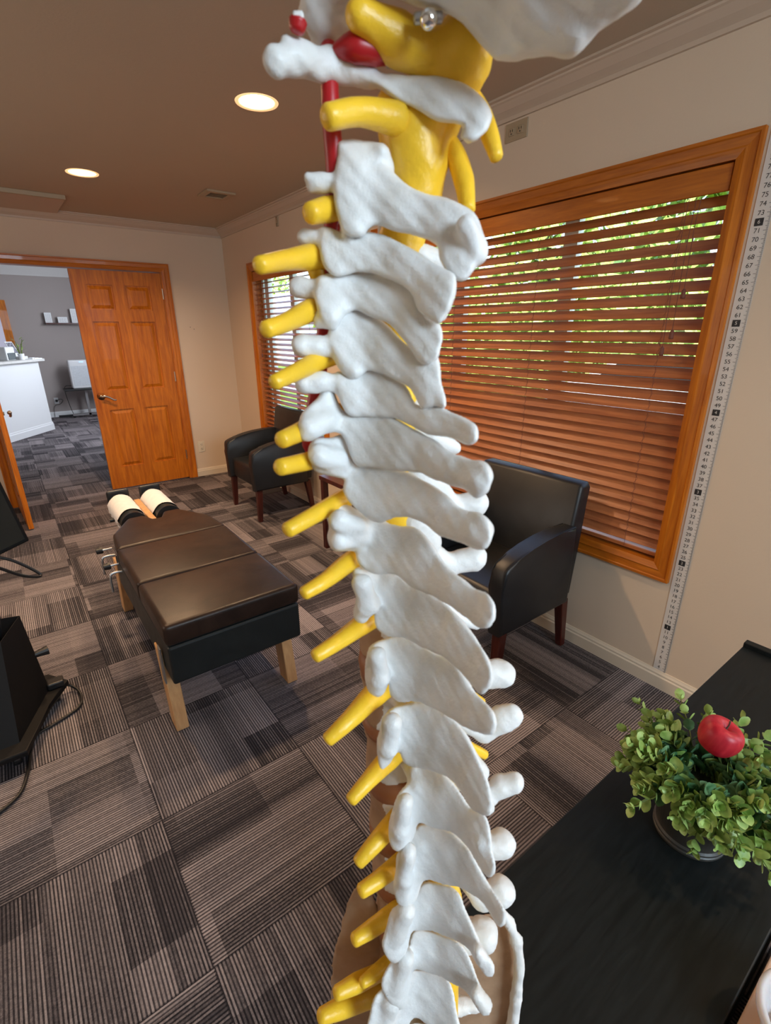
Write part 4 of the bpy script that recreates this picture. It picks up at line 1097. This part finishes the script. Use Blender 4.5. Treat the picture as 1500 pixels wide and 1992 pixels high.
# C2
VERT.append(dict(plates=[plate([(655, 300), (662, 272), (745, 281), (748, 315), (790, 355), (830, 377), (885, 390), (922, 412), (938, 455), (932, 500), (912, 540), (892, 546), (872, 530), (858, 505), (854, 482), (838, 468), (800, 458), (760, 449), (727, 441), (703, 462), (672, 456), (655, 425), (648, 370)], 730, 6, .055, .02, .03, 1.8, 0, 3.0)],
    caps=[[(600, 345, 6, 9), (622, 352, 5, 12), (668, 352, 4, 18)], [(606, 366, 5, 9), (630, 356, 4, 12)], [(905, 440, 20, 20), (925, 490, 18, 18), (900, 530, 14, 15)]], bodies=[(775, -14, body_at(760, 395, 5), 8, 18)]))
# C3
VERT.append(dict(plates=[plate([(626, 460), (645, 456), (680, 462), (728, 464), (773, 481), (812, 503), (857, 527), (884, 545), (886, 562), (876, 600), (860, 626), (846, 629), (812, 604), (798, 572), (778, 553), (742, 537), (705, 528), (677, 536), (655, 540), (636, 524), (623, 492)], 700, 6, .07, .02, .05, 1.6, 12)],
    caps=[[(592, 460, 2, 17), (640, 470, 2, 20)], [(872, 560, 14, 12), (856, 612, 15, 14)], [(655, 405, 5, 6), (675, 455, 7, 9)]], bodies=[(765, -14, body_at(740, 500), 9, 13)]))
# C4
VERT.append(dict(plates=[plate([(625, 548), (660, 545), (705, 540), (756, 551), (795, 562), (818, 604), (834, 632), (854, 640), (861, 662), (851, 700), (822, 708), (801, 680), (784, 660), (756, 632), (717, 614), (692, 604), (672, 614), (650, 632), (626, 621), (613, 588), (616, 565)], 700, 6, .07, .03, .05, 1.6, 12)],
    caps=[[(584, 560, 2, 20), (640, 570, 3, 18)], [(605, 600, 5, 5), (620, 628, 7, 7), (648, 634, 8, 8)], [(840, 660, 14, 14), (842, 690, 13, 12)]], bodies=[(760, -15, body_at(740, 580), 9, 13)]))
# C5
VERT.append(dict(plates=[plate([(642, 640), (666, 612), (690, 608), (728, 626), (762, 649), (790, 680), (815, 692), (850, 700), (856, 720), (858, 745), (868, 775), (866, 795), (845, 792), (820, 797), (806, 770), (795, 752), (756, 734), (722, 722), (706, 728), (690, 737), (670, 727), (652, 698), (641, 665)], 705, 7, .075, .03, .05, 1.6, 12, 2.8)],
    caps=[[(590, 672, 7, 22), (618, 676, 6, 20), (650, 682, 5, 16)], [(662, 700, 7, 8), (690, 725, 10, 9)], [(830, 720, 16, 14), (856, 785, 17, 12)]], bodies=[(755, -16, body_at(735, 670), 10, 14)]))
# C6
VERT.append(dict(plates=[plate([(655, 735), (672, 738), (694, 736), (718, 723), (756, 740), (792, 762), (808, 795), (830, 803), (862, 804), (897, 822), (925, 838), (929, 855), (915, 867), (890, 860), (862, 850), (826, 840), (795, 829), (756, 813), (717, 811), (680, 808), (664, 788), (655, 760)], 720, 8, .10, .03, .05, 1.7, 12, 2.8)],
    caps=[[(592, 745, 9, 18), (625, 742, 8, 17), (665, 752, 6, 14)], [(870, 830, 20, 14), (913, 850, 26, 16)]], bodies=[(750, -17, body_at(730, 765), 10, 15)]))
# C7 / T1
VERT.append(dict(plates=[plate([(583, 822), (594, 803), (620, 780), (641, 757), (655, 785), (668, 806), (692, 812), (728, 811), (762, 821), (798, 838), (840, 860), (876, 885), (916, 902), (944, 910), (955, 927), (953, 946), (938, 961), (926, 965), (908, 955), (874, 942), (840, 930), (798, 920), (756, 913), (706, 909), (689, 899), (678, 878), (663, 846), (632, 843), (608, 854), (588, 857), (581, 840)], 695, 7, .105, .07, .05, 1.9, 8, 3.0, 9)],
    caps=[[(602, 832, 14, 20), (640, 815, 10, 18)], [(890, 915, 29, 19), (930, 932, 34, 24), (934, 948, 34, 18)]], bodies=[(748, -17, body_at(720, 850), 11, 16)]))
# T2
VERT.append(dict(plates=[plate([(602, 877), (613, 860), (644, 858), (668, 855), (680, 882), (696, 909), (734, 912), (773, 922), (812, 933), (840, 952), (868, 972), (896, 993), (932, 1005), (950, 1020), (957, 1042), (951, 1062), (932, 1068), (896, 1057), (856, 1042), (823, 1018), (784, 1005), (739, 1017), (706, 1000), (680, 980), (668, 955), (672, 935), (640, 925), (612, 916), (601, 895)], 700, 8, .105, .07, .055, 1.9, 8, 3.0, 9)],
    caps=[[(622, 888, 15, 22), (660, 895, 10, 20)], [(900, 1020, 30, 20), (932, 1035, 34, 24), (935, 1048, 34, 16)]], bodies=[(748, -18, body_at(720, 950), 12, 17)]))
# T3
VERT.append(dict(plates=[plate([(636, 1003), (650, 990), (680, 992), (711, 1006), (739, 1020), (778, 1031), (806, 1031), (829, 1050), (848, 1076), (880, 1117), (928, 1153), (950, 1163), (963, 1186), (958, 1212), (942, 1221), (920, 1214), (880, 1182), (846, 1164), (802, 1141), (768, 1121), (732, 1117), (698, 1100), (690, 1072), (652, 1074), (638, 1054), (642, 1030)], 715, 8, .115, .08, .06, 1.9, 8, 3.0, 9)],
    caps=[[(660, 1012, 16, 22), (690, 1025, 12, 22)], [(662, 1052, 14, 20), (700, 1045, 10, 20)], [(920, 1180, 33, 20), (942, 1192, 36, 24)]], bodies=[(750, -18, body_at(735, 1060), 13, 18)]))
# T4
VERT.append(dict(plates=[plate([(687, 1120), (700, 1110), (734, 1118), (768, 1120), (807, 1144), (852, 1169), (880, 1194), (908, 1226), (936, 1262), (953, 1298), (957, 1328), (944, 1348), (928, 1347), (902, 1313), (872, 1285), (838, 1270), (793, 1243), (757, 1238), (730, 1222), (726, 1195), (708, 1213), (694, 1202), (695, 1160)], 745, 9, .12, .09, .06, 1.9, 8, 3.2, 9)],
    caps=[[(706, 1135, 15, 20), (715, 1175, 14, 20), (706, 1196, 13, 14)], [(915, 1290, 30, 14), (944, 1328, 34, 15)]], bodies=[(755, -18, body_at(765, 1170), 13.5, 19)]))
# T5
VERT.append(dict(plates=[plate([(714, 1285), (723, 1262), (745, 1250), (775, 1242), (800, 1246), (826, 1264), (852, 1280), (880, 1288), (902, 1320), (930, 1357), (960, 1392), (963, 1422), (948, 1430), (914, 1421), (880, 1400), (846, 1380), (816, 1366), (782, 1366), (760, 1352), (757, 1326), (746, 1351), (732, 1357), (717, 1342), (712, 1312)], 765, 9, .12, .10, .06, 1.9, 8, 3.2, 9)],
    caps=[[(734, 1275, 17, 18), (738, 1318, 16, 18), (734, 1340, 15, 13)], [(925, 1395, 30, 16), (950, 1412, 33, 14)]], bodies=[(757, -18, body_at(790, 1300), 14, 21)]))
# T6
VERT.append(dict(plates=[plate([(737, 1432), (745, 1404), (766, 1384), (798, 1376), (826, 1369), (852, 1382), (878, 1398), (893, 1418), (921, 1460), (942, 1508), (957, 1555), (957, 1580), (947, 1588), (920, 1576), (896, 1542), (869, 1512), (843, 1500), (805, 1494), (785, 1483), (776, 1462), (757, 1488), (740, 1496), (735, 1455)], 785, 10, .12, .10, .06, 1.9, 8, 3.2, 9)],
    caps=[[(762, 1405, 17, 20), (755, 1450, 16, 18), (750, 1478, 14, 12)], [(930, 1530, 29, 10), (950, 1570, 30, 11)]], bodies=[(762, -18, body_at(810, 1435), 14.5, 23)]))
# T7
VERT.append(dict(plates=[plate([(757, 1610), (765, 1575), (775, 1550), (798, 1522), (800, 1498), (843, 1499), (869, 1515), (896, 1549), (917, 1579), (942, 1590), (952, 1613), (957, 1653), (964, 1692), (956, 1708), (941, 1702), (920, 1662), (891, 1630), (867, 1616), (837, 1609), (815, 1602), (806, 1627), (792, 1648), (773, 1656), (760, 1643)], 805, 10, .12, .10, .06, 1.9, 8, 3.2, 9)],
    caps=[[(788, 1560, 18, 16), (778, 1610, 18, 17), (776, 1638, 16, 14)], [(935, 1640, 28, 10), (955, 1690, 29, 10)]], bodies=[(768, -18, body_at(825, 1545), 15, 24)]))
# T8
VERT.append(dict(plates=[plate([(770, 1700), (774, 1668), (790, 1646), (812, 1613), (843, 1611), (880, 1627), (907, 1651), (928, 1685), (941, 1708), (960, 1738), (975, 1762), (984, 1781), (981, 1797), (970, 1802), (952, 1778), (931, 1750), (902, 1731), (864, 1722), (826, 1713), (814, 1740), (800, 1762), (776, 1760), (767, 1742)], 815, 11, .12, .10, .06, 1.9, 8, 3.2, 9)],
    caps=[[(795, 1655, 18, 16), (785, 1705, 18, 16), (786, 1742, 15, 16)], [(955, 1750, 28, 11), (974, 1788, 30, 11)]], bodies=[(775, -18, body_at(835, 1660), 15.5, 25)]))
# T9
VERT.append(dict(plates=[plate([(750, 1822), (764, 1775), (800, 1757), (823, 1725), (864, 1728), (893, 1743), (908, 1781), (923, 1816), (940, 1851), (958, 1880), (957, 1896), (946, 1898), (926, 1874), (911, 1846), (882, 1828), (849, 1816), (805, 1812), (794, 1845), (776, 1871), (756, 1866), (745, 1846)], 820, 12, .11, .10, .06, 1.9, 8, 3.2, 9)],
    caps=[[(790, 1770, 18, 18), (772, 1815, 18, 18), (768, 1850, 15, 16)], [(930, 1850, 27, 10), (950, 1888, 29, 11)]], bodies=[(780, -18, body_at(850, 1765), 16, 26)]))
# T10
VERT.append(dict(plates=[plate([(744, 1905), (761, 1878), (790, 1857), (805, 1816), (849, 1822), (882, 1834), (908, 1857), (925, 1900), (938, 1930), (953, 1950), (955, 1964), (944, 1971), (930, 1966), (905, 1930), (864, 1904), (823, 1889), (803, 1892), (795, 1933), (785, 1965), (758, 1952), (742, 1924)], 825, 12, .11, .10, .06, 1.9, 8, 3.2, 9)],
    caps=[[(790, 1865, 18, 18), (770, 1910, 18, 18), (772, 1945, 15, 15)], [(925, 1935, 27, 11), (945, 1960, 29, 13)]], bodies=[(785, -18, body_at(850, 1855), 16.5, 27)]))
# T11 and T12 running out of the frame
VERT.append(dict(plates=[plate([(722, 1975), (730, 1942), (760, 1920), (800, 1893), (852, 1901), (878, 1923), (890, 1985), (905, 2050), (890, 2085), (860, 2030), (825, 1990), (800, 1985), (780, 2040), (745, 2050), (715, 2010)], 815, 12, .10, .10, .06, 1.9, 8, 3.2, 9)],
    caps=[[(760, 1945, 18, 20), (745, 1990, 18, 20)]], bodies=[(785, -18, body_at(840, 1940), 17, 28)]))
VERT.append(dict(plates=[plate([(700, 2090), (720, 2050), (790, 2000), (850, 2005), (880, 2050), (900, 2150), (880, 2180), (840, 2110), (790, 2110), (740, 2150), (705, 2130)], 815, 12, .10, .10, .06, 1.9, 8, 3.2, 9)],
    caps=[[(750, 2050, 18, 22), (730, 2100, 18, 22)]], bodies=[(785, -18, body_at(840, 2050), 17.5, 29)]))
# right-hand transverse processes and far laminae seen past the spinous processes: (vertebra index, chain)
FAR = [(5, [(800, 800, -6, 26), (840, 850, -8, 24), (885, 872, -10, 15)]), (2, [(780, 490, -5, 22), (846, 508, -8, 25)]),
       (6, [(800, 880, -4, 34), (832, 940, -6, 30)]), (6, [(832, 935, -8, 24), (880, 985, -12, 20), (925, 978, -14, 26)]),
       (7, [(810, 1010, -4, 34), (832, 1055, -6, 28)]), (7, [(830, 1070, -8, 26), (870, 1100, -12, 20), (920, 1086, -14, 26)]),
       (8, [(820, 1130, -6, 30), (870, 1190, -10, 22), (925, 1212, -12, 14)]), (9, [(830, 1190, -6, 26), (900, 1260, -10, 20)]),
       (9, [(860, 1270, -8, 24), (930, 1310, -10, 24), (974, 1310, -12, 29)]), (10, [(870, 1380, -8, 24), (940, 1430, -10, 14), (975, 1400, -12, 24), (992, 1392, -12, 24)]),
       (11, [(880, 1440, -8, 24), (930, 1500, -8, 22)]), (11, [(890, 1510, -8, 22), (950, 1550, -10, 16), (975, 1530, -12, 20), (998, 1524, -12, 21)]),
       (12, [(890, 1600, -8, 22), (940, 1650, -10, 20), (976, 1640, -12, 27)]), (13, [(890, 1680, -8, 24), (940, 1750, -10, 20), (972, 1735, -12, 30)]),
       (14, [(870, 1760, -8, 24), (905, 1830, -10, 20), (938, 1818, -12, 31)]), (15, [(860, 1860, -8, 22), (880, 1900, -10, 14)]), (16, [(850, 1960, -8, 20), (900, 1956, -10, 14), (926, 1957, -10, 12)])]
for i, d in enumerate(VERT):
    caps = [[(u, v, sv * 1.15 if (u > 880 and sv > 18) else sv, r) for (u, v, sv, r) in ch] for ch in d['caps']] + [c for k_, c in FAR if k_ == i]
    P0 = np.array(d['plates'][0]['poly']); g_ = d['plates'][0]['g']; vm = float(np.median(P0[:, 1]))
    for (ub, sb, zb, rb, hb) in d['bodies']:      # pedicle joining the arch to the body
        caps.append([(g_ + 10, P0[:, 1].min() + 28, d['plates'][0]['s0'] - 2, 15), (ub, vforz(ub, sb, zb), sb + rb * .5, 15)])
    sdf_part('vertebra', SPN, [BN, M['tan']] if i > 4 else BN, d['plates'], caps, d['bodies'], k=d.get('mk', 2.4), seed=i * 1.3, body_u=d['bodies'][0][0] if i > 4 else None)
# discs between the bodies
bods = [d['bodies'][0] for d in VERT if d['bodies']]
for (a, b) in zip(bods, bods[1:]):
    za, zb = a[2] - a[4] / 2000 + .001, b[2] + b[4] / 2000 - .001
    if za - zb < .0015: m_ = (za + zb) / 2; za, zb = m_ + .002, m_ - .002
    u = (a[0] + b[0]) / 2; s = (a[1] + b[1]) / 2; c = SPA(u, vforz(u, s, (za + zb) / 2), s); r_ = (a[3] + b[3]) / 2000
    bm = lathe(bmesh.new(), [(0, -(za - zb) / 2), (r_ * .93, -(za - zb) / 2), (r_ * 1.0, 0), (r_ * .93, (za - zb) / 2), (0, (za - zb) / 2)], 32, c[0], c[1], (za + zb) / 2)
    PS(obj('intervertebral_disc', bm, M['disc'], smooth=True))
# spinal cord with the brain stem
PS(sdf_part('spinal_cord', SPN, M['yellow'], [], [[(700, 30, 12, 30), (770, 75, 6, 38), (850, 120, 0, 42)], [(905, 85, 2, 50), (895, 110, 0, 60), (880, 160, -2, 48), (850, 230, -4, 50)],
    [(770, 210, -2, 40), (800, 260, -4, 62), (815, 320, -4, 52), (806, 385, -5, 48), (780, 470, -6, 40), (775, 620, -6, 42), (770, 800, -6, 38), (780, 1000, -6, 36), (800, 1250, -4, 36), (835, 1500, -2, 34), (865, 1750, 0, 32), (860, 2000, 2, 30)]], k=3, noise=.15, step=(4, 4, 1.2)))
for o_ in [x for x in SPN.children if x.name.startswith('spinal_cord')]: o_.matrix_parent_inverse = Matrix.Translation(-Vector(SPN.location))
NERVES = [[(638, 228, 16, 23), (700, 218, 10, 24), (775, 232, 3, 30)],
          [(966, 306, 4, 13), (955, 270, 2, 17), (938, 225, -2, 19), (915, 190, -8, 20)],
          [(910, 408, 6, 15), (902, 350, 0, 20), (882, 295, -4, 20), (850, 260, -8, 20)],
          [(604, 415, 10, 20), (635, 408, 4, 23), (690, 400, -6, 22)],
          [(505, 516, 24, 17), (560, 506, 12, 19), (610, 500, 2, 24), (680, 500, -6, 22)], [(610, 510, 0, 18), (625, 560, -2, 14), (640, 600, -3, 10)],
          [(518, 641, 22, 17), (560, 626, 14, 18), (615, 600, 2, 22), (680, 590, -6, 20)],
          [(534, 744, 22, 15), (580, 722, 14, 17), (635, 695, 2, 20), (690, 680, -6, 18)],
          [(548, 856, 20, 17), (592, 836, 10, 19), (660, 800, -4, 18)],
          [(545, 909, 22, 17), (600, 897, 10, 18), (670, 880, -4, 18)],
          [(560, 1031, 24, 16), (610, 1003, 16, 17), (665, 972, 2, 19), (710, 950, -6, 18)],
          [(592, 1154, 24, 14), (635, 1128, 18, 16), (685, 1090, 4, 20), (730, 1070, -6, 18)],
          [(614, 1276, 24, 14), (655, 1250, 18, 16), (705, 1215, 4, 20), (750, 1190, -6, 18)],
          [(638, 1439, 22, 14), (680, 1400, 16, 18), (730, 1350, 2, 24), (770, 1325, -6, 20)],
          [(683, 1556, 20, 13), (715, 1520, 14, 16), (755, 1478, 2, 21), (790, 1450, -6, 18)],
          [(697, 1678, 18, 13), (730, 1640, 12, 17), (775, 1590, 0, 20), (800, 1570, -6, 18)],
          [(703, 1733, 16, 14), (740, 1708, 10, 16), (785, 1672, 0, 18), (810, 1650, -6, 16)],
          [(690, 1828, 16, 13), (725, 1805, 10, 16), (775, 1770, 0, 18), (800, 1760, -6, 16)],
          [(705, 1912, 14, 10), (735, 1890, 8, 14), (775, 1860, -2, 16)],
          [(655, 1932, 16, 13), (695, 1912, 10, 17), (740, 1890, 0, 15)],
          [(625, 1977, 18, 14), (665, 1960, 12, 18), (725, 1935, 0, 20), (770, 1925, -6, 18)],
          [(938, 1366, -14, 8), (915, 1350, -12, 9), (860, 1310, -8, 12)], [(943, 1468, -14, 9), (920, 1455, -12, 9), (870, 1430, -8, 12)]]
for n_ in NERVES: capsule('nerve_root', n_, M['yellow'])
# vertebral artery
capsule('vertebral_artery', [(640, 90, 2, 16), (642, 170, 4, 17), (645, 240, 4, 18), (652, 330, 2, 18), (650, 400, 0, 17), (640, 500, -2, 15), (632, 620, -2, 14), (625, 700, -2, 14), (612, 780, -2, 14), (600, 865, -1, 12), (640, 900, -8, 10)], M['red'])
capsule('vertebral_artery', [(655, 100, 6, 14), (690, 92, 8, 26), (730, 100, 6, 24), (775, 112, 2, 12)], M['red'])
capsule('artery_knot', [(578, 58, 16, 15), (580, 42, 16, 18)], M['red'])
capsule('knot_cap', [(574, 33, 17, 9), (588, 30, 17, 7)], M['bone'])
capsule('cable_clamp', [(755, 118, 2, 13), (815, 122, 2, 13)], M['steel'])
# hook ball and collar under the skull
o = PS(obj('hook_ball', lathe(bmesh.new(), [(0, -1)] + [(math.cos(a), math.sin(a)) for a in [-1.4 + 2.8 * k / 14 for k in range(15)]] + [(0, 1)], 24), M['chrome'], smooth=True))
bm_r = pxr(832, 38, 18, 17); c_ = SP(834, 38, 18)
for v in o.data.vertices: v.co = v.co * bm_r + c_
capsule('hook_bar', [(808, 36, 14, 10), (858, 34, 14, 10)], M['steel'])
# skull base / occiput
sdf_part('occipital_bone', SPN, BN, [plate([(690, -60), (760, -10), (830, 18), (900, 45), (955, 112), (975, 120), (1020, 113), (1062, 112), (1105, 116), (1132, 100), (1165, 62), (1228, 22), (1262, -30), (1250, -160), (1100, -330), (900, -340), (740, -250)], 830, 8, .06, .02, -.03, 2.2, 0, 5, 16)],
    [[(620, -10, 4, 30), (700, -60, 4, 40)], [(600, 30, 2, 16), (640, 45, 0, 26), (690, 30, -4, 26)], [(640, 100, -4, 24), (690, 60, -6, 30)]], k=4, step=(5, 5, 1.4), noise=.5, seed=3)
# pelvis wings and sacrum below
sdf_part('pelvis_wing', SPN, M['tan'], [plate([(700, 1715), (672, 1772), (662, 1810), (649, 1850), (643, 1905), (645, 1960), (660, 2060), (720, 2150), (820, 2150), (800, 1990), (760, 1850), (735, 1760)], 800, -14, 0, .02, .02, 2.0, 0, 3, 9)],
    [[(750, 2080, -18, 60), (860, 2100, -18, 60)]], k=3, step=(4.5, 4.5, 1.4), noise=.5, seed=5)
sdf_part('pelvis_wing_rim', SPN, M['bone'], [], [[(975, 1772, -24, 7), (992, 1795, -22, 9), (1004, 1830, -20, 9), (1010, 1880, -19, 10), (1004, 1940, -19, 11), (992, 2030, -18, 13)], [(1004, 1830, -20, 9), (1010, 1850, -19, 6)]], k=3, step=(4, 4, 1.4), noise=.5, seed=9)
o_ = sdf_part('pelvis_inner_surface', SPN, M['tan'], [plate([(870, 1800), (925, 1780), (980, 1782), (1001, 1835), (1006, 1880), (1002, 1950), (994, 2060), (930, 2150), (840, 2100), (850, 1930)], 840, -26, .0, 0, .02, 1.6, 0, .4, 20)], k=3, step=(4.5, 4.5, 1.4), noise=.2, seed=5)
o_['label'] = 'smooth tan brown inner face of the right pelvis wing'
# stand rod down to the floor
sx, sy = float(SPN.location.x), float(SPN.location.y)
ztop = float(SPA(800, 2080, -10)[2])
PS(obj('stand_rod', tube(bmesh.new(), [(sx + .012, sy + .016, .02), (sx + .012, sy + .016, ztop + .02)], .008, 14, 0), M['chrome']))
bm = bmesh.new()
for k_ in range(5):
    a = 2 * PI * k_ / 5 + .3; tube(bm, [(sx, sy, .045), (sx + .14 * math.cos(a), sy + .14 * math.sin(a), .03)], [.014, .009], 10, 0)
lathe(bm, [(0, 0), (.03, .01), (.028, .06), (0, .065)], 20, sx, sy, .012)
lathe(bm, [(0, 0), (.15, 0), (.152, .006), (.145, .012), (0, .014)], 40, sx, sy, 0)
PS(obj('stand_base', bm, M['steel']))
